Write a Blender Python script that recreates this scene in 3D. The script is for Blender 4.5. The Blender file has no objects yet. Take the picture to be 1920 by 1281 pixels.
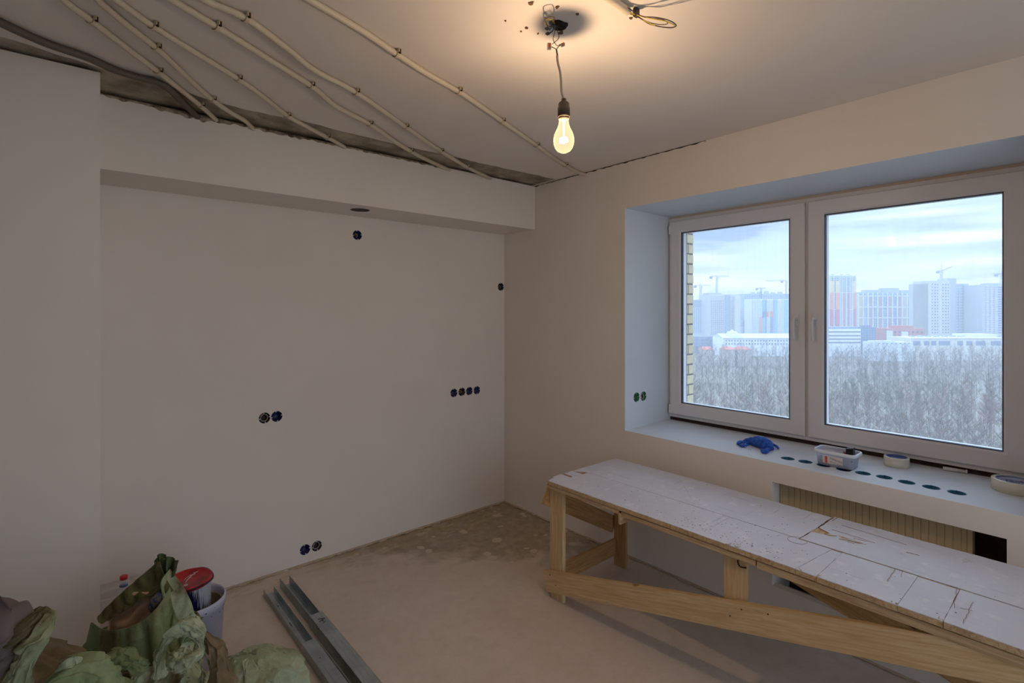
import bpy, bmesh, math, random
from mathutils import Vector, Matrix, noise
random.seed(7)
S = bpy.context.scene
COL = S.collection

# ------------------------------------------------------------------ camera
EYE = Vector((0.0, 0.0, 1.65))
FPX, CU, CV = 963.6, 960.0, 582.0
YAW = math.atan2(829.0, 963.6)
FW = Vector((math.sin(YAW), math.cos(YAW), 0)); RT = Vector((math.cos(YAW), -math.sin(YAW), 0))
cam_d = bpy.data.cameras.new('camera'); cam = bpy.data.objects.new('camera', cam_d); COL.objects.link(cam)
cam.location = EYE; cam.rotation_euler = (math.pi/2, 0, -YAW)
cam_d.sensor_width = 36; cam_d.lens = FPX/1920*36; cam_d.shift_y = -58.5/1920
cam_d.clip_start = 0.05; cam_d.clip_end = 5000
S.camera = cam
S.view_settings.view_transform = 'Standard'; S.view_settings.look = 'None'
S.view_settings.exposure = 0.86; S.view_settings.gamma = 1.0; S.view_settings.use_curve_mapping = False

# ------------------------------------------------------------------ lights
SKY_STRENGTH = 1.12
BULB_WATTS = 14.5
SUN_STRENGTH = 0.0

def lin(c):
    return tuple(((x/255)/12.92 if x/255 <= .04045 else ((x/255+.055)/1.055)**2.4) for x in c) + (1,)

def nd(nt, t, **kw):
    n = nt.nodes.new(t)
    for k, v in kw.items(): setattr(n, k, v)
    return n
def ramp(nt, fac, stops, interp='LINEAR'):
    r = nd(nt, 'ShaderNodeValToRGB'); r.color_ramp.interpolation = interp
    e = r.color_ramp.elements
    while len(e) < len(stops): e.new(0.5)
    for el, (p, c) in zip(e, stops): el.position = p; el.color = c if len(c) == 4 else lin(c)
    nt.links.new(fac, r.inputs[0]); return r.outputs[0]
def mth(nt, op, a, b=None, c=None, clamp=False):
    m = nd(nt, 'ShaderNodeMath', operation=op); m.use_clamp = clamp
    for i, v in enumerate((a, b, c)):
        if v is None: continue
        if isinstance(v, (int, float)): m.inputs[i].default_value = v
        else: nt.links.new(v, m.inputs[i])
    return m.outputs[0]
def mixc(nt, f, a, b):
    m = nd(nt, 'ShaderNodeMix', data_type='RGBA')
    for s, v in ((m.inputs[0], f), (m.inputs[6], a), (m.inputs[7], b)):
        if isinstance(v, (int, float)): s.default_value = v
        elif isinstance(v, tuple): s.default_value = v if len(v) == 4 else lin(v)
        else: nt.links.new(v, s)
    return m.outputs[2]
def noisen(nt, vec, scale, detail=4, rough=.55, dist=0.0, which=0):
    n = nd(nt, 'ShaderNodeTexNoise'); n.inputs['Scale'].default_value = scale
    n.inputs['Detail'].default_value = detail; n.inputs['Roughness'].default_value = rough
    n.inputs['Distortion'].default_value = dist
    if vec is not None: nt.links.new(vec, n.inputs['Vector'])
    return n.outputs[which]
def mapn(nt, vec, scale=(1,1,1), loc=(0,0,0), rot=(0,0,0)):
    m = nd(nt, 'ShaderNodeMapping'); m.inputs['Scale'].default_value = scale
    m.inputs['Location'].default_value = loc; m.inputs['Rotation'].default_value = rot
    nt.links.new(vec, m.inputs[0]); return m.outputs[0]

# world: pale overcast spring sky with long soft cloud banks
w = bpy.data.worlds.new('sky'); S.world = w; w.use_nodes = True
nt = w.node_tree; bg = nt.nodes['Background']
tc = nd(nt, 'ShaderNodeTexCoord'); sep = nd(nt, 'ShaderNodeSeparateXYZ'); nt.links.new(tc.outputs['Generated'], sep.inputs[0])
elev = sep.outputs[2]
base = ramp(nt, elev, [(0.0, (196,208,222)), (0.02, (214,226,238)), (0.10, (190,212,236)), (0.22, (190,216,240)), (0.6, (166,198,236)), (1.0, (156,190,232))])
n1 = noisen(nt, mapn(nt, tc.outputs['Generated'], (1.6,1.6,9.0)), 2.6, 7, .58, .3)
cl = ramp(nt, n1, [(0.40, (0,0,0,1)), (0.62, (1,1,1,1))])
n2 = noisen(nt, mapn(nt, tc.outputs['Generated'], (1.2,1.2,16.0), (3,1,2)), 1.5, 5, .5, .2)
cc = ramp(nt, n2, [(0.42, (140,162,192)), (0.52, (190,206,226)), (0.60, (240,243,248))])
sk = mixc(nt, mth(nt, 'MULTIPLY', cl, .95), base, cc)
band = ramp(nt, elev, [(0.0, (.75,.75,.75,1)), (0.035, (.8,.8,.8,1)), (0.075, (0,0,0,1))])
nb = noisen(nt, mapn(nt, tc.outputs['Generated'], (3,3,14.0), (5,1,2)), 2.2, 5, .55, .2)
band2 = mth(nt, 'MULTIPLY', band, ramp(nt, nb, [(0.42, (.15,.15,.15,1)), (0.58, (1,1,1,1))]))
sk = mixc(nt, band2, sk, (246,247,250))
nt.links.new(sk, bg.inputs[0])
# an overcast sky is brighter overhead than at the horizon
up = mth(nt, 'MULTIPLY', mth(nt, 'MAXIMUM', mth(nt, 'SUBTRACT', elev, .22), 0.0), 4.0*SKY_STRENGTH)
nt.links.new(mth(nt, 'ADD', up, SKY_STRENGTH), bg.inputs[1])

# ------------------------------------------------------------------ helpers
def ray(u, v):
    return FW + RT*((u-CU)/FPX) + Vector((0,0,-(v-CV)/FPX))
def px(u, v, axis, val):            # where the sight line of a photo point meets a real plane of the room
    d = ray(u, v); i = 'xyz'.index(axis)
    return EYE + d*((val-EYE[i])/d[i])
def dp(u, v, depth): return EYE + ray(u, v)*depth

def tag(o, label=None, cat=None, group=None, kind=None):
    if label: o['label'] = label
    if cat: o['category'] = cat
    if group: o['group'] = group
    if kind: o['kind'] = kind
    return o
def empty(name, loc=(0,0,0), rz=0):
    o = bpy.data.objects.new(name, None); COL.objects.link(o); o.location = loc; o.rotation_euler = (0,0,rz)
    o.empty_display_size = .05
    return o
def obj(name, bm, m, parent=None, smooth=False, world=True):
    me = bpy.data.meshes.new(name); bm.to_mesh(me); bm.free()
    for mm in (m if isinstance(m, (list, tuple)) else [m]): me.materials.append(mm)
    if smooth:
        me.polygons.foreach_set('use_smooth', [True]*len(me.polygons))
    o = bpy.data.objects.new(name, me); COL.objects.link(o)
    if parent is not None:
        o.parent = parent
        if world: o.matrix_parent_inverse = pinv(parent)
    return o
def wmat(o):
    m = Matrix.LocRotScale(o.location, o.rotation_euler, o.scale)
    return m if o.parent is None else wmat(o.parent) @ o.matrix_parent_inverse @ m
def pinv(parent): return wmat(parent).inverted()
def box(bm, lo, hi, mi=0):
    c = [Vector((x,y,z)) for x in (lo[0],hi[0]) for y in (lo[1],hi[1]) for z in (lo[2],hi[2])]
    v = [bm.verts.new(p) for p in c]
    for f in ((0,1,3,2),(4,6,7,5),(0,4,5,1),(2,3,7,6),(0,2,6,4),(1,5,7,3)):
        bm.faces.new([v[i] for i in f]).material_index = mi
    return v
def bbox(lo, hi, bev=0.0, seg=2):
    bm = bmesh.new(); box(bm, lo, hi)
    if bev: bmesh.ops.bevel(bm, geom=bm.edges[:], offset=bev, segments=seg, affect='EDGES', profile=.6)
    return bm
def ring_pts(c, t, up, r, n, rx=None):
    t = t.normalized(); a = up - t*up.dot(t)
    if a.length < 1e-4: a = Vector((1,0,0)) - t*t.x
    a.normalize(); b = t.cross(a)
    return [c + a*(r*math.cos(2*math.pi*i/n)) + b*((rx or r)*math.sin(2*math.pi*i/n)) for i in range(n)]
def loft(bm, rings, caps=True, mi=0, closed=False):
    vs = [[bm.verts.new(p) for p in r] for r in rings]; n = len(rings[0])
    m = len(vs)
    for j in range(m if closed else m-1):
        a, b = vs[j], vs[(j+1) % m]
        for i in range(n):
            bm.faces.new((a[i], a[(i+1)%n], b[(i+1)%n], b[i])).material_index = mi
    if caps and not closed:
        bm.faces.new(vs[0][::-1]).material_index = mi; bm.faces.new(vs[-1]).material_index = mi
    return vs
def tube(bm, pts, r, n=8, up=Vector((0,0,1)), caps=True, mi=0):
    rings = []
    for i, p in enumerate(pts):
        t = pts[min(i+1, len(pts)-1)] - pts[max(i-1, 0)]
        rr = r(i/(len(pts)-1)) if callable(r) else r
        rings.append(ring_pts(p, t, up, rr, n))
    return loft(bm, rings, caps, mi)
def lathe(bm, prof, c, n=32, axis='z', caps=False, mi=0, start=0):
    rings = []
    for (r, h) in prof:
        rr = []
        for i in range(n):
            a = 2*math.pi*i/n; x, y = r*math.cos(a), r*math.sin(a)
            rr.append(Vector(c) + {'z': Vector((x,y,h)), 'y': Vector((x,h,y)), 'x': Vector((h,x,y))}[axis])
        rings.append(rr)
    return loft(bm, rings, caps, mi)
def crom(P, step):
    P = [Vector(p) for p in P]; out = []
    Q = [P[0]*2-P[1]] + P + [P[-1]*2-P[-2]]
    for i in range(1, len(Q)-2):
        n = max(2, int((Q[i+1]-Q[i]).length/step))
        for k in range(n):
            t = k/n; a, b, c, d = Q[i-1], Q[i], Q[i+1], Q[i+2]
            out.append(.5*((2*b)+(-a+c)*t+(2*a-5*b+4*c-d)*t*t+(-a+3*b-3*c+d)*t**3))
    out.append(P[-1]); return out
def fixn(bm): bmesh.ops.recalc_face_normals(bm, faces=bm.faces[:]); return bm
def boolean(o, cutters, op='DIFFERENCE'):
    for c in cutters:
        m = o.modifiers.new('cut', 'BOOLEAN'); m.operation = op; m.solver = 'EXACT'; m.object = c
    dg = bpy.context.evaluated_depsgraph_get(); dg.update()
    me = bpy.data.meshes.new_from_object(o.evaluated_get(dg))
    mats = [s for s in o.data.materials]; o.modifiers.clear(); o.data = me
    me.materials.clear()
    for s in mats: me.materials.append(s)
    me.polygons.foreach_set('material_index', [0]*len(me.polygons))
    for c in cutters: bpy.data.objects.remove(c)
def cutter(bm): fixn(bm); return obj('cutter', bm, MPL)

# ------------------------------------------------------------------ materials
def mat(name, c, rough=.6, metal=0.0, var=None, bump=None, spec=.5, trans=0.0, alpha=None, coords='Object', stretch=(1,1,1), emit=None, sss=0):
    m = bpy.data.materials.new(name); m.use_nodes = True; nt = m.node_tree
    b = nt.nodes['Principled BSDF']; b.inputs['Base Color'].default_value = lin(c)
    b.inputs['Roughness'].default_value = rough; b.inputs['Metallic'].default_value = metal
    b.inputs['Specular IOR Level'].default_value = spec
    b.inputs['Transmission Weight'].default_value = trans
    tcn = nd(nt, 'ShaderNodeTexCoord'); vec = mapn(nt, tcn.outputs[coords], stretch)
    if var:                                   # (colour2, scale, detail, lo, hi)
        c2, sc, det, lo, hi = var
        f = ramp(nt, noisen(nt, vec, sc, det), [(lo, (0,0,0,1)), (hi, (1,1,1,1))])
        nt.links.new(mixc(nt, f, c, c2), b.inputs['Base Color'])
    if bump:                                  # (scale, strength, distance)
        bn = nd(nt, 'ShaderNodeBump'); bn.inputs['Strength'].default_value = bump[1]; bn.inputs['Distance'].default_value = bump[2]
        nt.links.new(noisen(nt, vec, bump[0], 5), bn.inputs['Height']); nt.links.new(bn.outputs[0], b.inputs['Normal'])
    if alpha is not None: b.inputs['Alpha'].default_value = alpha
    if emit: b.inputs['Emission Color'].default_value = lin(emit[0]); b.inputs['Emission Strength'].default_value = emit[1]
    return m

MPL = mat('wall_plaster', (236,228,220), .85, var=((230,221,212), 1.1, 5, .35, .7), bump=(9, .12, .01), spec=.25)
MCEIL = mat('ceiling_plaster', (230,222,213), .85, var=((223,213,203), 1.3, 4, .35, .7), bump=(6, .08, .01), spec=.25)
MREV = mat('sky_tinted_paint', (222,229,236), .6, var=((214,222,230), 2, 3, .4, .7), spec=.3)  # blue of the skylight is put into this white paint's colour
MCONC = mat('raw_concrete', (188,176,158), .95, var=((132,120,104), 7, 8, .35, .68), bump=(22, .7, .02), spec=.2)
MPVC = mat('white_pvc', (226,222,222), .35, spec=.5)
MGASK = mat('rubber_gasket', (44,54,82), .5)
MGAP = mat('sill_gap_foam', (52,38,36), .9, bump=(60,.5,.01))
MCHIP = mat('chipped_plaster_edge', (176,160,138), .95, var=((90,72,54), 30, 6, .4, .65), bump=(50,.6,.01))

def floor_mat():
    m = bpy.data.materials.new('dusty_screed'); m.use_nodes = True; nt = m.node_tree; b = nt.nodes['Principled BSDF']
    tcn = nd(nt, 'ShaderNodeTexCoord'); v = tcn.outputs['Object']; s = nd(nt, 'ShaderNodeSeparateXYZ'); nt.links.new(v, s.inputs[0])
    X, Y = s.outputs[0], s.outputs[1]
    basec = mixc(nt, ramp(nt, noisen(nt, v, 1.6, 6, .6), [(.35, (0,0,0,1)), (.68, (1,1,1,1))]), (220,206,193), (208,192,177))
    basec = mixc(nt, mth(nt, 'MULTIPLY', ramp(nt, noisen(nt, v, 14, 6, .7), [(.45, (0,0,0,1)), (.75, (1,1,1,1))]), .35), basec, (190,172,154))
    n1 = noisen(nt, v, 3.0, 6, .62)
    d = mth(nt, 'ADD', mth(nt, 'ADD', mth(nt, 'MULTIPLY', X, .63), mth(nt, 'MULTIPLY', Y, .77)), mth(nt, 'MULTIPLY', mth(nt, 'SUBTRACT', n1, .5), .9))
    mask = ramp(nt, mth(nt, 'SUBTRACT', d, 3.0), [(.36, (0,0,0,1)), (.52, (1,1,1,1))])
    patch = mixc(nt, ramp(nt, noisen(nt, v, 16, 7, .7), [(.35, (0,0,0,1)), (.7, (1,1,1,1))]), (182,168,148), (156,140,120))
    vo = nd(nt, 'ShaderNodeTexVoronoi'); vo.inputs['Scale'].default_value = 11; nt.links.new(mixv(nt, v, noisen(nt, v, 9, 3, .5, 0, 1), .06), vo.inputs['Vector'])
    vr = nd(nt, 'ShaderNodeSeparateXYZ'); nt.links.new(vo.outputs['Color'], vr.inputs[0])
    rad = mth(nt, 'MULTIPLY', vr.outputs[0], .40)
    spots = mth(nt, 'MULTIPLY', mth(nt, 'LESS_THAN', vo.outputs['Distance'], rad), mth(nt, 'GREATER_THAN', vr.outputs[1], .35))
    patch = mixc(nt, mth(nt, 'MULTIPLY', spots, .75), patch, (214,202,184))
    col = mixc(nt, mask, basec, patch)
    # ochre smears along the back wall and pale plaster splashes beside them
    near = ramp(nt, mth(nt, 'ADD', mth(nt, 'SUBTRACT', Y, 2.9), mth(nt, 'MULTIPLY', mth(nt, 'SUBTRACT', n1, .5), .5)), [(.28, (0,0,0,1)), (.42, (1,1,1,1))])
    sm = mth(nt, 'MULTIPLY', near, ramp(nt, noisen(nt, mapn(nt, v, (1,3,1)), 5, 6, .65), [(.46, (0,0,0,1)), (.62, (1,1,1,1))]))
    col = mixc(nt, mth(nt, 'MULTIPLY', sm, .55), col, (170,150,96))
    sp2 = mth(nt, 'MULTIPLY', near, ramp(nt, noisen(nt, mapn(nt, v, (1,2,1), (4,2,0)), 7, 5, .6), [(.55, (0,0,0,1)), (.64, (1,1,1,1))]))
    col = mixc(nt, mth(nt, 'MULTIPLY', sp2, .6), col, (214,200,182))
    nt.links.new(col, b.inputs['Base Color']); b.inputs['Roughness'].default_value = .8; b.inputs['Specular IOR Level'].default_value = .25
    bn = nd(nt, 'ShaderNodeBump'); bn.inputs['Strength'].default_value = .25; bn.inputs['Distance'].default_value = .01
    nt.links.new(noisen(nt, v, 18, 6, .65), bn.inputs['Height']); nt.links.new(bn.outputs[0], b.inputs['Normal'])
    return m
def mixv(nt, a, bcol, f):
    m = nd(nt, 'ShaderNodeVectorMath', operation='MULTIPLY_ADD'); nt.links.new(bcol, m.inputs[0]); m.inputs[1].default_value = (f,)*3; nt.links.new(a, m.inputs[2])
    return m.outputs[0]
MFLOOR = floor_mat()

def glass_mat():
    m = bpy.data.materials.new('dusty_window_glass'); m.use_nodes = True; nt = m.node_tree; nt.nodes.remove(nt.nodes['Principled BSDF'])
    out = nt.nodes['Material Output']
    tr = nd(nt, 'ShaderNodeBsdfTransparent'); tr.inputs[0].default_value = (.89,.91,.93,1)
    gl = nd(nt, 'ShaderNodeBsdfGlossy'); gl.inputs['Roughness'].default_value = .015
    fr = nd(nt, 'ShaderNodeFresnel'); fr.inputs[0].default_value = 1.5
    m1 = nd(nt, 'ShaderNodeMixShader'); nt.links.new(mth(nt, 'MULTIPLY', fr.outputs[0], .9), m1.inputs[0]); nt.links.new(tr.outputs[0], m1.inputs[1]); nt.links.new(gl.outputs[0], m1.inputs[2])
    tl = nd(nt, 'ShaderNodeBsdfTranslucent'); tl.inputs[0].default_value = (.95,.97,1,1)
    tcn = nd(nt, 'ShaderNodeTexCoord')
    streak = ramp(nt, noisen(nt, mapn(nt, tcn.outputs['Object'], (1,26,1.6)), 1.6, 5, .6, .4), [(.45, (0,0,0,1)), (.78, (1,1,1,1))])
    blot = ramp(nt, noisen(nt, tcn.outputs['Object'], 2.2, 3), [(.4, (0,0,0,1)), (.7, (1,1,1,1))])
    dust = mth(nt, 'ADD', GLASS_DUST, mth(nt, 'MULTIPLY', mth(nt, 'MULTIPLY', streak, blot), .08))
    m2 = nd(nt, 'ShaderNodeMixShader'); nt.links.new(dust, m2.inputs[0]); nt.links.new(m1.outputs[0], m2.inputs[1]); nt.links.new(tl.outputs[0], m2.inputs[2])
    nt.links.new(m2.outputs[0], out.inputs[0]); return m
GLASS_DUST = .05
MGLASS = glass_mat()

# ------------------------------------------------------------------ room shell
XW, YL, YS, H = 2.837, 3.40, 3.016, 2.65
tag(obj('floor', bbox((-3.4,-3.2,-.12), (3.5,3.62,0)), MFLOOR), kind='structure')

# window wall with the deep opening, the radiator niche and the cup holes in the sill
SILL, HEAD, YR, YLJ = .84, 2.338, .217, 2.13
wall = obj('wall_right', bbox((XW,-1.9,0), (3.56,3.62,H+.02)), MPL)
cuts = [cutter(bbox((XW-.1,YR,SILL), (3.8,YLJ,HEAD))), cutter(bbox((XW-.1,.267,.183), (XW+.06,1.172,.736))), cutter(bbox((XW+.05,.267,.10), (XW+.24,1.172,.80)))]
SILLPX = [(1477,860),(1510,866),(1545,872.5),(1582,880.5),(1618,887.5),(1658,895),(1700,904.5),(1746,914),(1794,924)]
sill_c = [px(u, v, 'z', SILL) for u, v in SILLPX]
for c in sill_c:
    b_ = bmesh.new(); lathe(b_, [(.034,-.05),(.034,.02)], (c.x, c.y, SILL), 28, caps=True); cuts.append(cutter(b_))
jamb_c = [px(1193.5,745,'y',YLJ), px(1206.5,743,'y',YLJ)]
for c in jamb_c:
    b_ = bmesh.new(); lathe(b_, [(.034,-.02),(.034,.05)], c, 28, 'y', caps=True); cuts.append(cutter(b_))
boolean(wall, cuts); tag(wall, kind='structure')
# skylight-tinted white lining of the deep window opening (reveal) - jamb, head and sill skins
rv = bmesh.new(); e = .0015
def lining(bm, quad): bm.faces.new([bm.verts.new(q) for q in quad])
XF = 3.40
for p in wall.data.polygons:
    c, n = p.center, p.normal
    if XW < c.x < XF+.2 and ((abs(c.y-YLJ) < .01 and abs(n.y) > .9) or (abs(c.y-YR) < .01 and abs(n.y) > .9) or (abs(c.z-HEAD) < .01 and n.z < -.9) or (abs(c.z-SILL) < .01 and n.z > .9)):
        p.material_index = 1
wall.data.materials.append(MREV); rv.free()

back = obj('wall_back', bbox((-.4,YL,0), (XW+.02,3.62,H+.02)), MPL)
SOCK = [(670,441),(939,538),(496,784),(519,781),(851,737),(866,735),(880,733.5),(894,732),(572,1031),(594,1024)]
sock_c = [px(u, v, 'y', YL) for u, v in SOCK]
for k, (a, b2) in enumerate(((2,3),(4,5),(5,6),(6,7),(8,9))): pass
cs = []
for c in sock_c:
    b_ = bmesh.new(); lathe(b_, [(.0335,-.02),(.0335,.05)], c, 28, 'y', caps=True); cs.append(cutter(b_))
boolean(back, cs); tag(back, kind='structure')
# boxed-in beam along the back wall, with a round hole cut in its underside
beam = obj('trim_1', bbox((-.4,YS,2.30), (XW+.02,YL+.02,H-.004)), MPL)
hc = px(675,394,'z',2.30)
b_ = bmesh.new(); lathe(b_, [(.062,-.03),(.062,.11)], hc, 32, caps=True); boolean(beam, [cutter(b_)])
tag(beam, 'boxed plaster beam running along the top of the back wall', kind='structure')
tag(obj('wall_left', bbox((-3.4,2.765,0), (.0965,3.62,H-.001)), MPL), kind='structure')

tag(obj('light_block_rear', bbox((-3.4,-2.0,0), (-.3,-1.9,H)), MPL), kind='structure')  # unseen wall stub added behind the camera to cut sky fill at the left
tag(obj('light_block_left', bbox((-3.4,-1.9,0), (-3.3,2.765,H)), MPL), kind='structure')  # unseen side wall added to keep sky light off the left pier
# ceiling: raw slab, and the plaster skin below it that stops short of the back wall in a ragged line
tag(obj('ceiling', bbox((-3.4,-3.2,H+.012), (3.56,3.62,H+.2)), MCONC), 'raw concrete slab showing where the ceiling plaster stops', kind='structure')
edge_px = [(-160,10),(-60,42),(0,68),(60,86),(100,99),(160,118),(192,130),(240,137),(295,151),(349,173),(400,190),(460,205),(515,217),(568,227),(640,246),(700,260),(770,277),(852,294),(905,307),(960,319),(1005,328),(1046,338)]
E = [px(u, v, 'z', H) for u, v in edge_px]
E2 = []
for i in range(len(E)-1):
    for k in range(7):
        p = E[i].lerp(E[i+1], k/7); q = noise.noise(p*14)*.010 + noise.noise(p*45)*.004
        E2.append(Vector((p.x, p.y+q, 0)))
E2.append(Vector((XW, E[-1].y, 0)))
poly = [Vector((-3.4,E2[0].y,0))] + E2 + [Vector((XW+.005,-3.2,0)), Vector((-3.4,-3.2,0))]
bm = bmesh.new(); lo = [bm.verts.new((p.x,p.y,H)) for p in poly]; hi = [bm.verts.new((p.x,p.y,H+.0125)) for p in poly]
bm.faces.new(lo[::-1]); bm.faces.new(hi)
for i in range(len(poly)): bm.faces.new((lo[i], lo[(i+1)%len(poly)], hi[(i+1)%len(poly)], hi[i]))
cp = obj('ceiling_plaster', fixn(bm), MCEIL); tag(cp, 'smooth painted ceiling skin with a ragged rear edge', kind='structure')
b_ = bmesh.new(); hk = px(1046,46,'z',H)
lathe(b_, [(.030,-.02),(.034,.2)], hk, 9, caps=True)
for v_ in b_.verts: v_.co.x = hk.x+(v_.co.x-hk.x)*1.25; v_.co.y = hk.y+(v_.co.y-hk.y)*.9
boolean(cp, [cutter(b_)])
# crumbled plaster lip where wall and slab meet, and the dark crack over the window wall
def ragged(name, A, B, w, h, m, n=160, seed=0, amp=.5, normal=Vector((0,-1,0)), swell=lambda t: 1.0):
    bm = bmesh.new(); R = []
    for i in range(n+1):
        p = A.lerp(B, i/n); k = noise.noise(Vector((i*.11+seed, seed, 0)))+.5*noise.noise(Vector((i*.43, seed, 3)))
        ww = max(.0012, w*(1+amp*2*k)); hh = max(.0012, h*(1+amp*2*noise.noise(Vector((i*.2, 9+seed, 1)))))*swell(i/n)
        R.append([p, p+normal*ww*.7+Vector((0,0,-hh*.2)), p+normal*ww-Vector((0,0,hh*.5)), p+normal*ww*.3-Vector((0,0,hh)), p-Vector((0,0,hh))])
    loft(bm, R); return obj(name, fixn(bm), m)
tag(ragged('trim_2', Vector((.0965,YS,H-.004)), Vector((2.0,YS,H-.004)), .004, .012, MCHIP, 260, 2, .45, swell=lambda t: 1+1.5*max(0, 1-abs(t-.20)/.12)+.5*max(0, 1-abs(t-.42)/.08)), 'crumbled plaster lip along the top of the boxed beam', kind='structure')
tag(ragged('trim_3', Vector((XW,YS,H)), Vector((XW,1.55,H)), .004, .005, MGAP, 160, 5, .9, Vector((-1,0,0))), 'dark crack between ceiling and window wall', kind='structure')
MCOVE = mat('plaster_smear', (190,170,146), .9, bump=(40,.5,.01))
tag(ragged('baseboard_back', Vector((-.2,YL,.012)), Vector((XW,YL,.012)), .014, .016, MCOVE, 300, 11, .8), 'crumbs of plaster along the foot of the back wall', kind='structure')
tag(ragged('baseboard_right', Vector((XW,YL,.012)), Vector((XW,-.5,.012)), .012, .014, MCOVE, 300, 17, .8, Vector((-1,0,0))), 'crumbs of plaster along the foot of the window wall', kind='structure')

# ------------------------------------------------------------------ window
def rect_ring(bm, y0, y1, z0, z1, prof):
    R = []
    for i, x in prof: R.append([Vector((x,y0+i,z0+i)), Vector((x,y1-i,z0+i)), Vector((x,y1-i,z1-i)), Vector((x,y0+i,z1-i))])
    loft(bm, R, closed=True); return fixn(bm)
win = empty('window_1', (XF, YLJ, SILL)); tag(win, 'white two-sash plastic window in a deep opening', kind='structure')
WB, WT = .866, 2.326
obj('frame', rect_ring(bmesh.new(), YR, YLJ, WB, WT, [(0,3.46),(0,3.372),(.003,3.367),(.052,3.367),(.055,3.372),(.055,3.46)]), MPVC, win)
obj('mullion', bbox((3.367,1.150,WB+.05), (3.46,1.218,WT-.05), .002), MPVC, win)
def sash(y0, y1, hy):
    z0, z1 = .892, 2.300
    w_ = .088
    s = obj('sash', rect_ring(bmesh.new(), y0, y1, z0, z1, [(0,3.42),(0,3.349),(.005,3.344),(w_-.012,3.344),(w_,3.354),(w_,3.42)]), MPVC, win)
    obj('gasket', rect_ring(bmesh.new(), y0+w_-.001, y1-w_+.001, z0+w_-.001, z1-w_+.001, [(0,3.376),(0,3.352),(.0045,3.3525),(.0045,3.376)]), MGASK, s)
    obj('pane', bbox((3.3755,y0+w_-.006,z0+w_-.006), (3.3785,y1-w_+.006,z1-w_+.006)), MGLASS, s)
    # handle: rose, neck and a bowed lever
    hd = obj('handle', bbox((3.334,hy-.013,1.555), (3.3445,hy+.013,1.625), .004), MPVC, s)
    P = [Vector((3.338,hy,1.60)), Vector((3.305,hy,1.602)), Vector((3.288,hy,1.588)), Vector((3.283,hy,1.55)), Vector((3.287,hy,1.51)), Vector((3.297,hy,1.475))]
    b3 = bmesh.new(); tube(b3, crom(P, .006), lambda t: .009-.002*t, 10, up=Vector((0,1,0))); obj('lever', fixn(b3), MPVC, hd, True)
    return s
sL = sash(1.194, 2.107, 1.236); sR = sash(.240, 1.176, 1.134)
for z in (2.24, .93):
    b3 = bmesh.new(); lathe(b3, [(.007,-.03),(.007,.03)], (3.345,2.110,z), 12, caps=True); obj('hinge', fixn(b3), MPVC, sL, False)
tag(obj('trim_4', bbox((3.385,YR,SILL+.001), (3.47,YLJ,WB)), MGAP), 'dark unfinished gap between sill and window frame', kind='structure')
tag(obj('trim_5', bbox((3.375,YR,WT), (3.47,YLJ,HEAD)), mat('head_seam', (206,186,168), .8)), 'narrow sealed seam above the window frame', kind='structure')
# ------------------------------------------------------------------ materials for the things
MTUBE = mat('cream_conduit', (208,194,172), .5, bump=(30,.1,.002))
MTUBE2 = mat('grey_conduit', (96,86,78), .5)
MCLIP = mat('clip_plastic', (196,178,150), .6)
MDARK = mat('dark_hole', (38,28,22), .9)
MBLK = mat('black_wire', (34,28,26), .5)
MBROWN = mat('brown_wire', (98,66,44), .5)
MBLUEW = mat('blue_wire', (52,74,100), .5)
MYEL = mat('yellow_wire', (206,186,70), .5)
MBAKE = mat('brown_bakelite', (54,44,36), .35)
MCABLE = mat('grey_cable', (176,160,142), .55)
MCUPB = mat('blue_box_plastic', (22,28,82), .45)
MCUPG = mat('green_box_plastic', (14,104,62), .45)
MCUPT = mat('teal_box_plastic', (16,92,128), .45)
MWHITE = mat('white_plastic', (226,226,228), .4)
MGALV = mat('galvanised_steel', (176,186,188), .38, .85, var=((150,160,164), 9, 4, .35, .65), bump=(120,.05,.001))
MPEN = mat('marker_ink', (28,30,44), .7)

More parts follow.
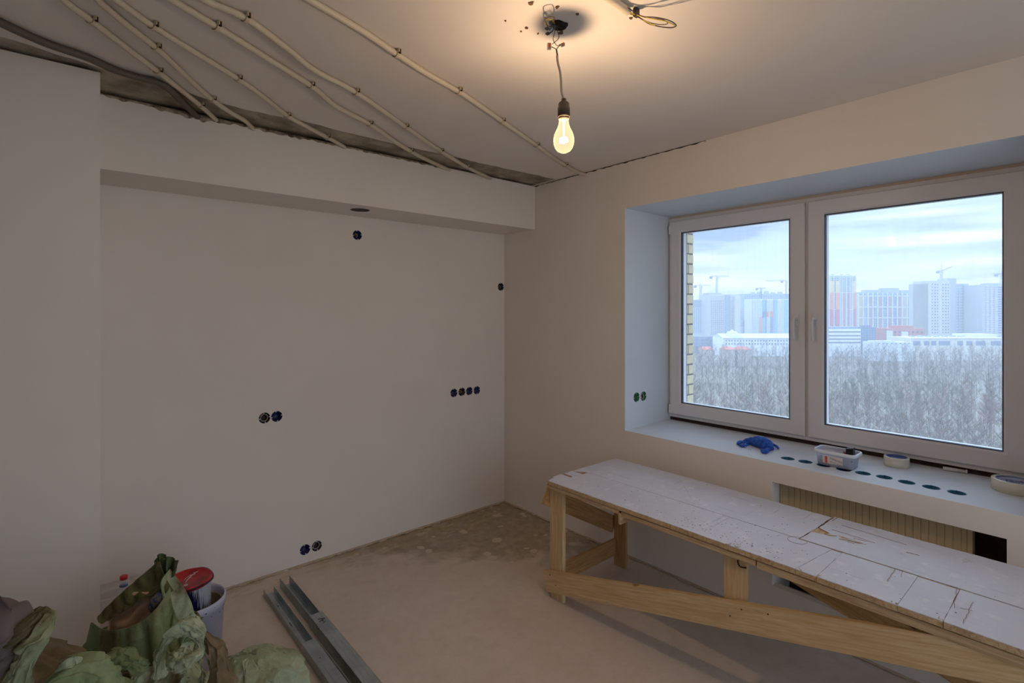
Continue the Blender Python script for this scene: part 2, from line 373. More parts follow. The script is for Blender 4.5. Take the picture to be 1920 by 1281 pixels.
# ------------------------------------------------------------------ conduits clipped to the ceiling
def conduit(label, pts, r, m, clips, pitch=.007, end=None, cat='conduit', smooth_tail=None):
    path = [px(u, v, 'z', H-r-.002) for u, v in pts]
    if end: path += [Vector(e_) for e_ in end]
    c = crom(path, pitch/2)
    # re-space evenly so the corrugation has one pitch
    out = [c[0]]; acc = 0
    for a, b in zip(c, c[1:]):
        L = (b-a).length
        if L < 1e-7: continue
        d = pitch/2-acc
        while d <= L: out.append(a.lerp(b, d/L)); d += pitch/2
        acc = L-(d-pitch/2)
    bm = bmesh.new(); rings = []
    for i, p in enumerate(out):
        t = out[min(i+1, len(out)-1)]-out[max(i-1, 0)]
        rings.append(ring_pts(p, t, Vector((0,0,1)), r*(1.0 if i % 2 else .86), 12))
    loft(bm, rings); root = empty('ceiling_conduit', out[0]); tag(root, label, cat, 'corrugated cable conduits clipped across the ceiling')
    obj('corrugated_tube', fixn(bm), m, root, True)
    for u, v in clips:
        q = px(u, v, 'z', H-r-.002); i = min(range(len(out)), key=lambda k: (out[k]-q).length)
        p = out[i]; t = (out[min(i+2, len(out)-1)]-out[max(i-2, 0)]).normalized(); s = Vector((t.y,-t.x,0)).normalized()
        bm = bmesh.new(); prof = []
        for k in range(13):
            a = math.pi*(k/12)-math.pi; prof.append(s*math.cos(a)*(r+.002)+Vector((0,0,math.sin(a)*(r+.002))))
        rings = []
        for k, o_ in enumerate(prof):
            n_ = o_.normalized(); c_ = p+o_
            rings.append([c_-t*.006, c_+t*.006, c_+t*.006+n_*.0016, c_-t*.006+n_*.0016])
        loft(bm, rings)
        for sg in (1, -1): pass
        A = p+s*(r+.002); 
        ring = lambda c_: [c_-t*.008, c_+t*.008, c_+t*.008+Vector((0,0,r+.001)), c_-t*.008+Vector((0,0,r+.001))]
        loft(bm, [ring(A), ring(A+s*.009)])
        cl = obj('clip', fixn(bm), MCLIP, root)
        bm = bmesh.new(); lathe(bm, [(.0052,-.0030),(.0052,.012)], A+s*.0055, 10, caps=True); obj('screw_plug', fixn(bm), MDARK, cl)
    return root
conduit('thick grey corrugated conduit sagging at the far left of the ceiling', [(-130,-20),(-50,18),(0,42),(84,80),(161,107),(215,131),(262,146),(292,153)], .0155, MTUBE2, [],
        end=[px(316,166,'z',2.622), px(345,194,'z',2.628), px(366,215,'z',2.632), px(376,224,'y',YS+.03)])
conduit('cream conduit next to the thick grey one, bulging at its first clip', [(70,-45),(121,2),(170,38),(240,92),(297,135),(342,171),(376,198),(402,222)], .0115, MTUBE, [(170,38),(297,133),(376,197)], end=[px(413,233,'y',YS+.03)])
conduit('cream conduit third from the left, bending down into the beam beside the broken plaster', [(140,-48),(186,2),(242,50),(295,92),(352,146),(399,188),(433,211),(461,228)], .0115, MTUBE, [(295,88),(399,186)], end=[px(479,247,'y',YS+.03)])
conduit('cream conduit fourth from the left, ending near the middle of the beam', [(160,-45),(218,0),(288,50),(360,95),(446,148),(495,183),(540,218),(578,239),(614,258),(638,271)], .0115, MTUBE, [(288,48),(446,147),(540,216),(614,257)], end=[px(651,280,'y',YS+.03)])
conduit('cream conduit fifth from the left, sagging between its clips', [(255,-45),(325,1),(406,50),(486,100),(584,162),(631,200),(693,233),(747,270),(793,296),(832,314)], .0125, MTUBE, [(406,49),(584,160),(693,232),(770,283)], end=[px(850,323,'y',YS+.03)])
conduit('cream conduit sixth from the left, second nearest the bulb', [(318,-45),(386,1),(460,34),(537,90),(590,132),(668,174),(760,238),(827,284),(877,314),(908,329)], .0125, MTUBE, [(460,33),(668,172),(760,237),(827,283),(877,313)], end=[px(924,338,'y',YS+.03)])
conduit('cream conduit nearest the bulb, running into the corner above the window wall', [(505,-48),(581,0),(632,30),(685,62),(743,101),(800,138),(860,172),(905,202),(943,229),(1002,270),(1032,292),(1060,310),(1085,324)], .0125, MTUBE,
        [(743,100),(860,171),(941,227),(1006,272),(1060,309)], end=[px(1101,328,'x',XW+.02)])

# short conduit at the top edge with a loop of wire hanging out of it
r_ = .0125
root = empty('ceiling_cable_outlet', px(1150,0,'z',H)); tag(root, 'conduit stub with loops of yellow and dark wire left hanging right of the bulb', 'cable outlet')
bm = bmesh.new(); pp = crom([px(u, v, 'z', H-r_-.002) for u, v in [(1030,-75),(1085,-38),(1140,-5),(1166,13),(1178,22)]], .0035)
loft(bm, [ring_pts(p, pp[min(i+1,len(pp)-1)]-pp[max(i-1,0)], Vector((0,0,1)), r_*(1 if i%2 else .86), 12) for i, p in enumerate(pp)], caps=True); obj('corrugated_tube', fixn(bm), MTUBE, root, True)
def wire(name, pts, r, m, parent, step=.004, n=6):
    bm = bmesh.new(); tube(bm, crom(pts, step), r, n); return obj(name, fixn(bm), m, parent, True)
def dpz(u, v, z): return px(u, v, 'z', z)
wire('yellow_wire', [dpz(1166,14,2.636), dpz(1180,22,2.630), dpz(1196,29,2.622), dpz(1222,35,2.60), dpz(1248,40,2.58), dpz(1264,47,2.57), dpz(1262,51,2.57), dpz(1245,51,2.578), dpz(1226,47,2.59), dpz(1208,38,2.61), dpz(1190,29,2.625), dpz(1170,25,2.632)], .0018, MYEL, root)
wire('dark_wire', [dpz(1176,14,2.636), dpz(1192,24,2.628), dpz(1206,31,2.616), dpz(1232,33,2.596), dpz(1256,39,2.575), dpz(1268,48,2.565), dpz(1258,52,2.568), dpz(1238,50,2.578), dpz(1218,45,2.60), dpz(1205,37,2.612), dpz(1188,27,2.626)], .0018, mat('violet_wire', (62,40,58), .5), root)
wire('brown_wire', [dpz(1168,24,2.634), dpz(1190,28,2.625), dpz(1212,40,2.608), dpz(1236,46,2.592), dpz(1252,44,2.586), dpz(1240,36,2.594), dpz(1215,34,2.606), dpz(1192,26,2.625)], .0015, MBROWN, root)
q = dpz(1193,20,H-.008)
obj('clip', bbox((q.x-.010,q.y-.007,H-.028), (q.x+.010,q.y+.007,H-.0005), .002), MBAKE, root)

# ------------------------------------------------------------------ pendant bulb
D0 = 1.794
BX, BY = 1.307, 1.242
def bp(u, v): return dp(u, v, D0)
pend = empty('pendant_bulb', (BX, BY, H)); tag(pend, 'bare lit light bulb hanging on a twisted wire from the ceiling hole', 'light bulb')
wire('supply_wire', [bp(1043,36)+Vector((0,0,.02)), bp(1042,52), bp(1037,72), bp(1040,80), bp(1045,86), bp(1050,83)], .0013, MBROWN, pend)
wire('supply_wire', [bp(1045,36)+Vector((0,0,.02)), bp(1045,56), bp(1048,68), bp(1046,74), bp(1040,79), bp(1035,83)], .0013, MBROWN, pend)
MCON = mat('lever_connector_orange', (226,120,76), .3, alpha=.85); MCLR = mat('clear_connector_body', (222,196,190), .15, alpha=.45)
for (u, v, wd, hh, nm) in ((1029.5,87,.0150,.0210,0), (1055,84,.0150,.0100,1)):
    c = bp(u, v); b_ = bmesh.new(); box(b_, (-wd/2,-.006,-hh/2), (wd/2,.006,hh/2)); bmesh.ops.bevel(b_, geom=b_.edges[:], offset=.0015, segments=2, affect='EDGES')
    o = obj('wire_connector', b_, MCLR, pend, world=False); o.location = c-pend.location; o.rotation_euler = (0, .0 if not nm else -.35, -YAW)
    b_ = bmesh.new(); box(b_, (-wd*.25,-.0068,-hh*.3), (wd*.42,.0068,hh*.36)); l_ = obj('lever', b_, MCON, o, world=False)
a_ = [bp(1034,88), bp(1039,90), bp(1043,93)]; wire('lamp_wire', a_, .0014, MBLK, pend)
wire('lamp_wire', [bp(1051,84), bp(1046,89), bp(1043,93)], .0014, MBLK, pend)
for ph in (0, math.pi):
    P = []
    for k in range(25):
        t = k/24; c = bp(1043+t*2.5, 92+t*15); P.append(c+RT*.0016*math.cos(ph+t*16)+FW*.0016*math.sin(ph+t*16))
    wire('twisted_wire', P, .0015, mat('violet_sleeve', (70,46,52), .5) if ph else MBLK, pend, .002)
bm = bmesh.new(); cab = crom([bp(1044.5,105), bp(1046,118), bp(1050,134), bp(1052,152), bp(1053,172), Vector((BX,BY,2.384))], .004); tube(bm, cab, .0040, 10); obj('cable', fixn(bm), MCABLE, pend, True)
bm = bmesh.new(); lathe(bm, [(.004,2.390),(.0085,2.388),(.0095,2.380),(.016,2.376),(.0195,2.370),(.0195,2.358),(.0215,2.356),(.0215,2.3270),(.0205,2.323),(.019,2.323),(.019,2.335)], (BX,BY,0), 32); obj('lampholder', fixn(bm), MBAKE, pend, True)
bm = bmesh.new(); lathe(bm, [(.0165,2.335),(.017,2.325),(.0168,2.318),(.018,2.317)], (BX,BY,0), 32); obj('cap', fixn(bm), mat('lamp_cap', (190,176,150), .3, .9), pend, True)
prof = [(.0165,2.318),(.0168,2.309),(.0185,2.298),(.0225,2.286),(.0285,2.274),(.0335,2.262),(.0358,2.250),(.0362,2.240),(.0345,2.228),(.0300,2.216),(.0225,2.2065),(.0120,2.2010),(.0012,2.1992)]
bm = bmesh.new(); lathe(bm, prof, (BX,BY,0), 40)
def bulb_glass():
    m = bpy.data.materials.new('bulb_glass'); m.use_nodes = True; nt = m.node_tree; nt.nodes.remove(nt.nodes['Principled BSDF'])
    tr = nd(nt, 'ShaderNodeBsdfTransparent'); tr.inputs[0].default_value = (1,.97,.93,1)
    em = nd(nt, 'ShaderNodeEmission'); em.inputs[0].default_value = (1,.66,.36,1); em.inputs[1].default_value = 2.2   # lamp envelope scattering its own filament light
    lw = nd(nt, 'ShaderNodeLayerWeight'); lw.inputs[0].default_value = .28
    f = ramp(nt, lw.outputs['Facing'], [(0.0, (.15,.15,.15,1)), (.55, (.2,.2,.2,1)), (.95, (.75,.75,.75,1))])
    mx = nd(nt, 'ShaderNodeMixShader'); nt.links.new(f, mx.inputs[0]); nt.links.new(tr.outputs[0], mx.inputs[1]); nt.links.new(em.outputs[0], mx.inputs[2])
    nt.links.new(mx.outputs[0], nt.nodes['Material Output'].inputs[0]); return m
obj('glass_envelope', fixn(bm), bulb_glass(), pend, True)
MFIL = bpy.data.materials.new('filament_glow'); MFIL.use_nodes = True; nt = MFIL.node_tree; nt.nodes.remove(nt.nodes['Principled BSDF'])
em = nd(nt, 'ShaderNodeEmission'); em.inputs[0].default_value = (1,.80,.52,1); em.inputs[1].default_value = 60; nt.links.new(em.outputs[0], nt.nodes['Material Output'].inputs[0])
MSTEM = bpy.data.materials.new('stem_glow'); MSTEM.use_nodes = True; nt = MSTEM.node_tree; nt.nodes.remove(nt.nodes['Principled BSDF'])
em = nd(nt, 'ShaderNodeEmission'); em.inputs[0].default_value = (1,.84,.6,1); em.inputs[1].default_value = 1.6; nt.links.new(em.outputs[0], nt.nodes['Material Output'].inputs[0])
P = []
for k in range(60):
    t = k/59; a = 2*math.pi*.85*t; R_ = .012
    P.append(Vector((BX+R_*math.cos(a), BY+R_*math.sin(a), 2.243+.006*math.sin(t*math.pi*10))))
bm = bmesh.new(); tube(bm, P, .0036, 6); obj('filament', fixn(bm), MFIL, pend, True)
bm = bmesh.new(); lathe(bm, [(.008,2.316),(.0045,2.306),(.003,2.285),(.0032,2.262),(.0012,2.258)], (BX,BY,0), 16)
for a in range(5):
    tube(bm, [Vector((BX,BY,2.262)), Vector((BX+.012*math.cos(a*1.07),BY+.012*math.sin(a*1.07),2.244))], .0005, 4)
obj('glass_stem', fixn(bm), MSTEM, pend, True)
bl = bpy.data.lights.new('filament_light', 'POINT'); bl.energy = BULB_WATTS; bl.color = (1,.70,.44); bl.shadow_soft_size = .012
blo = bpy.data.objects.new('filament_light', bl); COL.objects.link(blo); blo.parent = pend; blo.location = Vector((BX,BY,2.243))-pend.location

MSCAR = mat('anchor_scar_brown', (112,84,62), .9)
# tangle of wire ends in the hook hole, and scars of old anchors round it
jn = empty('ceiling_hook_wiring', hk); tag(jn, 'tangle of blue, brown and yellow wire ends in the ceiling hole', 'wiring')
wire('brown_wire', [dpz(1041,46,2.66), dpz(1038,43,2.63), dpz(1040,35,2.62), dpz(1036,31.5,2.615), dpz(1026,33,2.615), dpz(1022,37,2.615), dpz(1024,44,2.615), dpz(1028,49,2.615), dpz(1036,50,2.63)], .0017, MBROWN, jn)
wire('yellow_wire', [dpz(1042,46,2.66), dpz(1038,42,2.64), dpz(1034,36,2.625), dpz(1024,38,2.625), dpz(1021,44,2.625), dpz(1027,49,2.625), dpz(1034,49,2.63)], .0015, MYEL, jn)
wire('blue_wire', [dpz(1043,47,2.665), dpz(1039,48,2.63), dpz(1034,52,2.61), dpz(1030,57,2.60)], .0024, MBLUEW, jn)
wire('blue_wire', [dpz(1042,47,2.665), dpz(1040,51,2.62), dpz(1036,58,2.60), dpz(1030,63,2.595)], .0024, MBLUEW, jn)
for (u, v) in ((1026,53.5), (1027,63)):
    p = dpz(u, v, 2.602); obj('tape_end', bbox(p-Vector((.006,.006,.003)), p+Vector((.006,.006,.003)), .001), MBLK, jn)
b_ = bmesh.new(); lathe(b_, [(.028,-.002),(.020,-.006),(.012,.004),(.002,.012)], dpz(1050,48,H), 9, caps=True)
for v_ in b_.verts: v_.co += Vector((noise.noise(v_.co*60), noise.noise(v_.co*70+Vector((3,0,0))), noise.noise(v_.co*50)))*.006
obj('broken_plaster', fixn(b_), MDARK, jn)
for i, (u, v, s) in enumerate([(996,5,.010),(1045,12.5,.009),(1083,25.5,.007),(948,38,.004),(987,51.5,.006),(977,58.5,.004),(1009,62.5,.004),(1051,61,.010),(1183,33.5,.006),(668,172,.004)]):
    p = dpz(u, v, H-.0002); b_ = bmesh.new(); lathe(b_, [(s*.95,.0005),(s*.8,-.0035),(s*.2,-.001)], p, 8, caps=True)
    for v_ in b_.verts: v_.co += Vector((noise.noise(v_.co*90), noise.noise(v_.co*90+Vector((5,0,0))), 0))*s*.8
    o = obj('anchor_scar', fixn(b_), MSCAR, None); o['kind'] = 'structure'; o.parent = cp

# ------------------------------------------------------------------ flush boxes
def flush_box(c, axis, m, label, group, style=0, R=.0335):
    root = empty('flush_socket_box', c); tag(root, label, 'socket box', group)
    into = Vector((0,1,0)) if axis == 'y' else Vector((0,0,-1))
    s = 1 if axis == 'y' else -1
    prof = [(R-.0002,s*.0), (R-.0002,s*.045), (.0005,s*.045)]
    b = bmesh.new(); lathe(b, prof, c, 28, axis if axis == 'y' else 'z')
    prof2 = [(R-.0002,s*-.0005),(R-.003,s*-.0005),(R-.003,s*.042),(.0005,s*.042)]
    lathe(b, prof2, c, 28, axis if axis == 'y' else 'z')
    obj('cup', fixn(b), m, root, True)
    # four little keyed lugs on the rim
    for k in range(4):
        a = k*math.pi/2+.15
        if axis == 'y': d = Vector((math.cos(a),0,math.sin(a)))
        else: d = Vector((math.cos(a),math.sin(a),0))
        p = c+d*(R-.0045)+into*.001; e_ = .0028
        obj('lug', bbox(p-Vector((e_,e_,e_)), p+Vector((e_,e_,e_))), MREV if style != 3 else m, root)
    if style == 1:       # coiled cable end
        P = []
        for k in range(40):
            a = k/39*2*math.pi*1.15+2; d = Vector((math.cos(a),0,math.sin(a)))
            P.append(c+d*.0215+into*(.004+.018*k/39))
        wire('cable_coil', P, .0030, MCABLE, root)
        wire('wire_end', [c+into*.04, c+into*.02+Vector((.006,0,.004)), c+into*.008+Vector((-.004,0,-.006))], .0018, MBROWN, root)
    elif style == 2:     # folded wires deep inside
        for kk, mm in ((0,MBROWN),(1,MBLUEW),(2,MYEL)):
            P = [c+into*.04, c+into*(.02)+Vector((.012-.010*kk,0,.012)), c+into*.012+Vector((-.01+.008*kk,0,.0)), c+into*.022+Vector((.004,0,-.014))]
            if axis == 'z': P = [c+Vector((p.x-c.x, p.z-c.z, -(p.y-c.y)))*1 for p in [c+Vector((q.x-c.x,-(q.z-c.z),q.y-c.y)) for q in P]]
            wire('wire_end', P, .0019, mm, root)
    return root
SL = [('single dark blue flush box under the round hole in the beam', 2), ('single flush box high beside the inner corner', 2),
      ('left box of the middle pair on the back wall, with coiled cable', 1), ('right box of the middle pair on the back wall, empty', 0),
      ('first from the left in the row of four flush boxes', 0), ('second from the left in the row of four flush boxes', 2), ('third from the left in the row of four flush boxes', 0), ('fourth from the left in the row of four flush boxes', 0),
      ('left box of the pair near the floor', 0), ('right box of the pair near the floor, with coiled wire', 1)]
MCUPK = mat('dark_box_plastic', (20,18,40), .5)
for i, (c, (lb, st)) in enumerate(zip(sock_c, SL)): flush_box(c, 'y', MCUPK if i in (1,2,5,9) else MCUPB, lb, 'flush boxes in the back wall', st)
flush_box(jamb_c[0], 'y', MCUPG, 'left green flush box in the window reveal, empty', 'green boxes in the window reveal', 0)
flush_box(jamb_c[1], 'y', MCUPG, 'right green flush box in the window reveal, with coiled cable', 'green boxes in the window reveal', 1)
ordw = ['first', 'second', 'third', 'fourth', 'fifth', 'sixth', 'seventh', 'eighth', 'ninth']
ext = ['nearest the blue glove', 'just left of the plastic tub', 'at the left front edge of the plastic tub', 'half under the plastic tub', 'just right of the plastic tub', 'in front of the small tape roll', 'right of the small tape roll', 'in front of the white marker', 'last before the big tape roll']
for i, c in enumerate(sill_c):
    flush_box(Vector((c.x,c.y,SILL)), 'z', MCUPT, '%s round sill hole from the left, %s' % (ordw[i], ext[i]), 'row of round holes in the window sill', 3)

# vent duct in the beam
vd = empty('vent_duct', hc); tag(vd, 'round duct opening in the underside of the boxed beam', 'vent')
bm = bmesh.new(); lathe(bm, [(.0615,0),(.0615,.105),(.001,.105)], hc, 32); lathe(bm, [(.0615,0),(.0590,0),(.0590,.100),(.001,.100)], hc, 32)
obj('duct_sleeve', fixn(bm), mat('duct_grey', (112,104,98), .7, var=((70,64,60),20,4,.4,.7)), vd, True)

# ------------------------------------------------------------------ radiator in the niche
MRAD = mat('cream_radiator', (196,176,138), .45)
rad = empty('panel_radiator', (2.93,.78,.22)); tag(rad, 'cream ribbed panel radiator set in the niche under the sill', 'radiator')
y0, y1, z0, z1 = .40, 1.158, .235, .765
nr = 26; bm = bmesh.new(); R = []
pr = []
for i in range(nr):
    ya = y0+.012+(y1-y0-.024)*i/nr; yw = (y1-y0-.024)/nr
    pr += [(ya,0),(ya+yw*.16,0),(ya+yw*.22,.0030),(ya+yw*.34,.0030),(ya+yw*.40,0)]
pr = [(y0,0)]+pr+[(y1,0)]
lo_, hi_ = [], []
XR = 2.932
for (zz, dx) in ((z0,.012),(z0+.012,0),(z0+.025,None),(z1-.025,None),(z1-.012,0),(z1,.012)):
    R.append([bm.verts.new((XR+(dx if dx is not None else d), yy, zz)) for yy, d in pr])
for a, b in zip(R, R[1:]):
    for i in range(len(pr)-1): bm.faces.new((a[i], a[i+1], b[i+1], b[i]))
box(bm, (XR+.013,y0,z0), (XR+.055,y1,z1)); obj('ribbed_panel', fixn(bm), MRAD, rad)
for yy in (y0-.018, y1+.001): obj('side_cover', bbox((XR-.004,yy,z0), (XR+.06,yy+.010 if yy > 1 else yy+.017,z1), .002), MRAD, rad)
b_ = bmesh.new(); tube(b_, crom([Vector((XR+.03,y0-.015,.28)), Vector((XR+.03,y0-.06,.28)), Vector((XR+.04,y0-.07,.24)), Vector((XR+.10,y0-.07,.20))], .01), .009, 10); obj('pipe', fixn(b_), mat('steel_pipe', (150,120,96), .4, .6), rad, True)
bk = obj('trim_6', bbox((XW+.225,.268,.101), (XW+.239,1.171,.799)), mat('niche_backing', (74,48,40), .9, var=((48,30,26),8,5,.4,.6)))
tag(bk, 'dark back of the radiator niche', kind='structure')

# ------------------------------------------------------------------ trestle bench
def wood(name, c1, c2, c3):
    m = bpy.data.materials.new(name); m.use_nodes = True; nt = m.node_tree; b = nt.nodes['Principled BSDF']
    tcn = nd(nt, 'ShaderNodeTexCoord'); oi = nd(nt, 'ShaderNodeObjectInfo')
    va = nd(nt, 'ShaderNodeVectorMath', operation='ADD'); nt.links.new(tcn.outputs['Object'], va.inputs[0])
    cmb = nd(nt, 'ShaderNodeCombineXYZ'); nt.links.new(mth(nt, 'MULTIPLY', oi.outputs['Random'], 7.0), cmb.inputs[1]); nt.links.new(mth(nt, 'MULTIPLY', oi.outputs['Random'], 3.0), cmb.inputs[0]); nt.links.new(cmb.outputs[0], va.inputs[1])
    v = va.outputs[0]
    g = noisen(nt, mapn(nt, v, (2.0,34,34)), 3.0, 6, .6, .6)
    col = ramp(nt, g, [(.3, c2), (.5, c1), (.72, c3)])
    big = noisen(nt, mapn(nt, v, (1.2,6,6)), 2.0, 3)
    col = mixc(nt, mth(nt, 'MULTIPLY', ramp(nt, big, [(.42, (0,0,0,1)), (.7, (1,1,1,1))]), .45), col, c2)
    vo = nd(nt, 'ShaderNodeTexVoronoi'); vo.inputs['Scale'].default_value = 2.3; nt.links.new(mapn(nt, v, (1,2.2,2.2)), vo.inputs['Vector'])
    kn = ramp(nt, vo.outputs['Distance'], [(.03, (1,1,1,1)), (.06, (0,0,0,1))])
    col = mixc(nt, mth(nt, 'MULTIPLY', kn, .75), col, (104,58,28))
    nt.links.new(col, b.inputs['Base Color']); b.inputs['Roughness'].default_value = .7; b.inputs['Specular IOR Level'].default_value = .3
    bn = nd(nt, 'ShaderNodeBump'); bn.inputs['Strength'].default_value = .2; bn.inputs['Distance'].default_value = .003
    nt.links.new(g, bn.inputs['Height']); nt.links.new(bn.outputs[0], b.inputs['Normal'])
    return m
MPINE = wood('raw_pine', (212,182,138), (192,156,110), (226,202,164))
MPINE2 = wood('darker_pine', (186,146,96), (158,118,72), (202,166,116))  # darker browns than the front boards, for back legs, back brace and crosspieces
MPLY = wood('plywood_edge', (202,172,134), (160,128,96), (218,194,158))
bench = empty('trestle_bench', (2.39,1.0,0)); tag(bench, 'low pine work bench topped with scuffed white boards, in front of the radiator', 'bench')
def board(name, A, B, wdir, wd, ndir, th, m, parent=bench, bev=.0015):
    """board from A to B (centre line), wd across wdir, th along ndir; grain runs along it"""
    A, B = Vector(A), Vector(B); X = (B-A); L = X.length; X.normalize()
    N = Vector(ndir); N = (N-X*N.dot(X)).normalized(); W = N.cross(X)
    b = bbox((-L/2,-wd/2,-th/2), (L/2,wd/2,th/2), bev, 1)
    o = obj(name, b, m, parent, world=False)
    M = Matrix((X, W, N)).transposed().to_4x4(); M.translation = (A+B)/2
    o.matrix_basis = pinv(parent) @ M
    return o
TB = .645       # underside of the top boards
X0, X1 = 2.065, 2.712
def leg(x, y0, y1, z0, z1, th=.024, m=MPINE): return board('leg', (x+th/2,(y0+y1)/2,z0), (x+th/2,(y0+y1)/2,z1), None, y1-y0, (1,0,0), th, m)
leg(2.100, 2.003, 2.106, 0, TB); leg(2.690-.012, 2.008, 2.098, 0, TB, m=MPINE2)
leg(2.100, .970, 1.066, .345, TB-.0)
leg(2.100, -.02, .08, 0, TB); leg(2.678, -.02, .07, 0, TB, m=MPINE2)
# long diagonal braces, front and back
zf = lambda y: .151+.268*(2.108-y)
board('brace', (2.087,2.125,zf(2.125)-.058), (2.087,.02,zf(.02)-.058), None, .116, (-1,0,0), .022, MPINE)
zb = lambda y: .354+.27*(y-.678)
board('brace', (2.665,1.78,zb(1.78)-.055), (2.665,-.02,zb(-.02)-.055), None, .110, (-1,0,0), .022, MPINE2)
# cross pieces of the left end frame
board('crosspiece', (2.078,2.118,.640-.054), (2.700,2.118,.302-.054), None, .105, (0,1,0), .022, MPINE2)
board('crosspiece', (2.126,2.118-.026,.118), (2.678,2.118-.026,.118), None, .105, (0,1,0), .020, MPINE2)
board('crosspiece', (2.126,-.03,.35), (2.678,-.03,.35), None, .10, (0,1,0), .020, MPINE2)
# rails and battens under the top
board('edge_rail', (2.083,2.10,TB-.001), (2.083,1.592,TB-.001), None, .020, (-1,0,0), .026, MPLY)
board('edge_rail', (2.083,1.578,TB-.004), (2.083,.92,TB-.004), None, .024, (-1,0,0), .026, MPLY)
board('edge_rail', (2.083,.915,TB-.007), (2.083,-.06,TB-.007), None, .030, (-1,0,0), .026, MPLY)
board('edge_rail', (2.690,2.10,TB-.012), (2.690,-.06,TB-.012), None, .032, (-1,0,0), .022, MPLY)
for yy in (1.585, .70, .30): board('batten', (2.066 if yy > 1 else 2.13,yy,TB-.030), (2.71,yy,TB-.030), None, .014 if yy > 1 else .04, (0,0,1), .056 if yy > 1 else .03, MPLY)

def laminate():
    m = bpy.data.materials.new('scuffed_white_laminate'); m.use_nodes = True; nt = m.node_tree; b = nt.nodes['Principled BSDF']
    tcn = nd(nt, 'ShaderNodeTexCoord'); v = tcn.outputs['Object']
    c = mixc(nt, ramp(nt, noisen(nt, v, 3, 6, .6), [(.35, (0,0,0,1)), (.7, (1,1,1,1))]), (218,219,228), (206,206,216))
    c = mixc(nt, mth(nt, 'MULTIPLY', ramp(nt, noisen(nt, mapn(nt, v, (1,1,1), (3,3,3)), 17, 6, .65), [(.56, (0,0,0,1)), (.66, (1,1,1,1))]), .5), c, (236,234,236))
    c = mixc(nt, mth(nt, 'MULTIPLY', ramp(nt, noisen(nt, mapn(nt, v, (1,1,1), (7,1,3)), 9, 8, .7), [(.63, (0,0,0,1)), (.70, (1,1,1,1))]), .45), c, (166,140,124))
    # fine scratches
    s1 = noisen(nt, mapn(nt, v, (90,2.5,1), rot=(0,0,.35)), 1.0, 2); s2 = noisen(nt, mapn(nt, v, (3,80,1), rot=(0,0,-.2)), 1.0, 2)
    sc = mth(nt, 'MAXIMUM', ramp(nt, s1, [(.70, (0,0,0,1)), (.73, (1,1,1,1))]), ramp(nt, s2, [(.71, (0,0,0,1)), (.74, (1,1,1,1))]))
    c = mixc(nt, mth(nt, 'MULTIPLY', sc, .4), c, (150,136,134))
    nt.links.new(c, b.inputs['Base Color']); b.inputs['Roughness'].default_value = .5; b.inputs['Specular IOR Level'].default_value = .35
    return m
MLAM = laminate()
def panel(corners, z0, z1, label=None, jag=0.0, seed=0, jagsides=()):
    """white-faced board with plywood edges; some sides broken and uneven"""
    P = []
    for i in range(len(corners)):
        a, b = Vector(corners[i]+(0,)), Vector(corners[(i+1)%len(corners)]+(0,))
        n = max(1, int((b-a).length/.012)) if i in jagsides else 1
        t = (b-a).normalized() if (b-a).length else Vector((1,0,0)); nn = Vector((t.y,-t.x,0))
        for k in range(n):
            p = a.lerp(b, k/n)
            if i in jagsides and k: p += nn*(noise.noise(p*22+Vector((seed,0,0)))*.7+noise.noise(p*75+Vector((0,seed,0)))*.5)*jag
            P.append(p)
    bm = bmesh.new(); lo = [bm.verts.new((p.x,p.y,z0)) for p in P]; md = [bm.verts.new((p.x,p.y,z1-.0025)) for p in P]; hi = [bm.verts.new((p.x,p.y,z1)) for p in P]
    bm.faces.new(lo[::-1]).material_index = 1; bm.faces.new(hi).material_index = 0
    n = len(P)
    for i in range(n):
        j = (i+1)%n
        bm.faces.new((lo[i],lo[j],md[j],md[i])).material_index = 1; bm.faces.new((md[i],md[j],hi[j],hi[i])).material_index = 0
    o = obj('tabletop_board', fixn(bm), [MLAM, MPLY], bench)
    if label: o['label'] = label
    return o
ZT = .680; T0 = .658; XM = 2.347
# front strip, notched and splintered at its left end
yA = px(1568.7,1032,'z',ZT).y; yB = px(1693,1068,'z',ZT).y; yC = px(1723,1080,'z',ZT).y; yD = px(1802,1102,'z',ZT).y
ye = 2.118
panel([(X0,ye-.03),(X0,yA+.0515),(XM-.004,yA+.0165),(XM,ye-.085),(2.30,ye-.085),(2.30,ye-.002),(2.228,ye-.002),(2.228,ye-.075),(2.205,ye-.075),(2.205,ye+.002),(2.13,ye-.004),(2.125,ye-.02)], T0, ZT, 'board with a notched and splintered end', .0035, 1, (0,))
panel([(X0+.001,yA+.050),(X0+.001,yA-.022),(XM-.004,yA-.022),(XM-.004,yA+.015)], T0, ZT-.0015, None, .003, 2, (1,3))
panel([(X0-.001,yA-.0235),(X0-.001,yC+.0022),(XM-.003,yC+.0022),(XM-.003,yA-.0235)], T0, ZT, None, .003, 3, (0,))
panel([(X0,yC+.001),(X0,yD+.0012),(XM-.003,yD+.0012),(XM-.003,yC+.001)], T0, ZT-.001, None, .003, 4, (0,1))
panel([(X0,yD-.001),(X0,-.10),(XM-.002,-.10),(XM-.002,yD-.001)], T0, ZT, None, .003, 5, (0,))
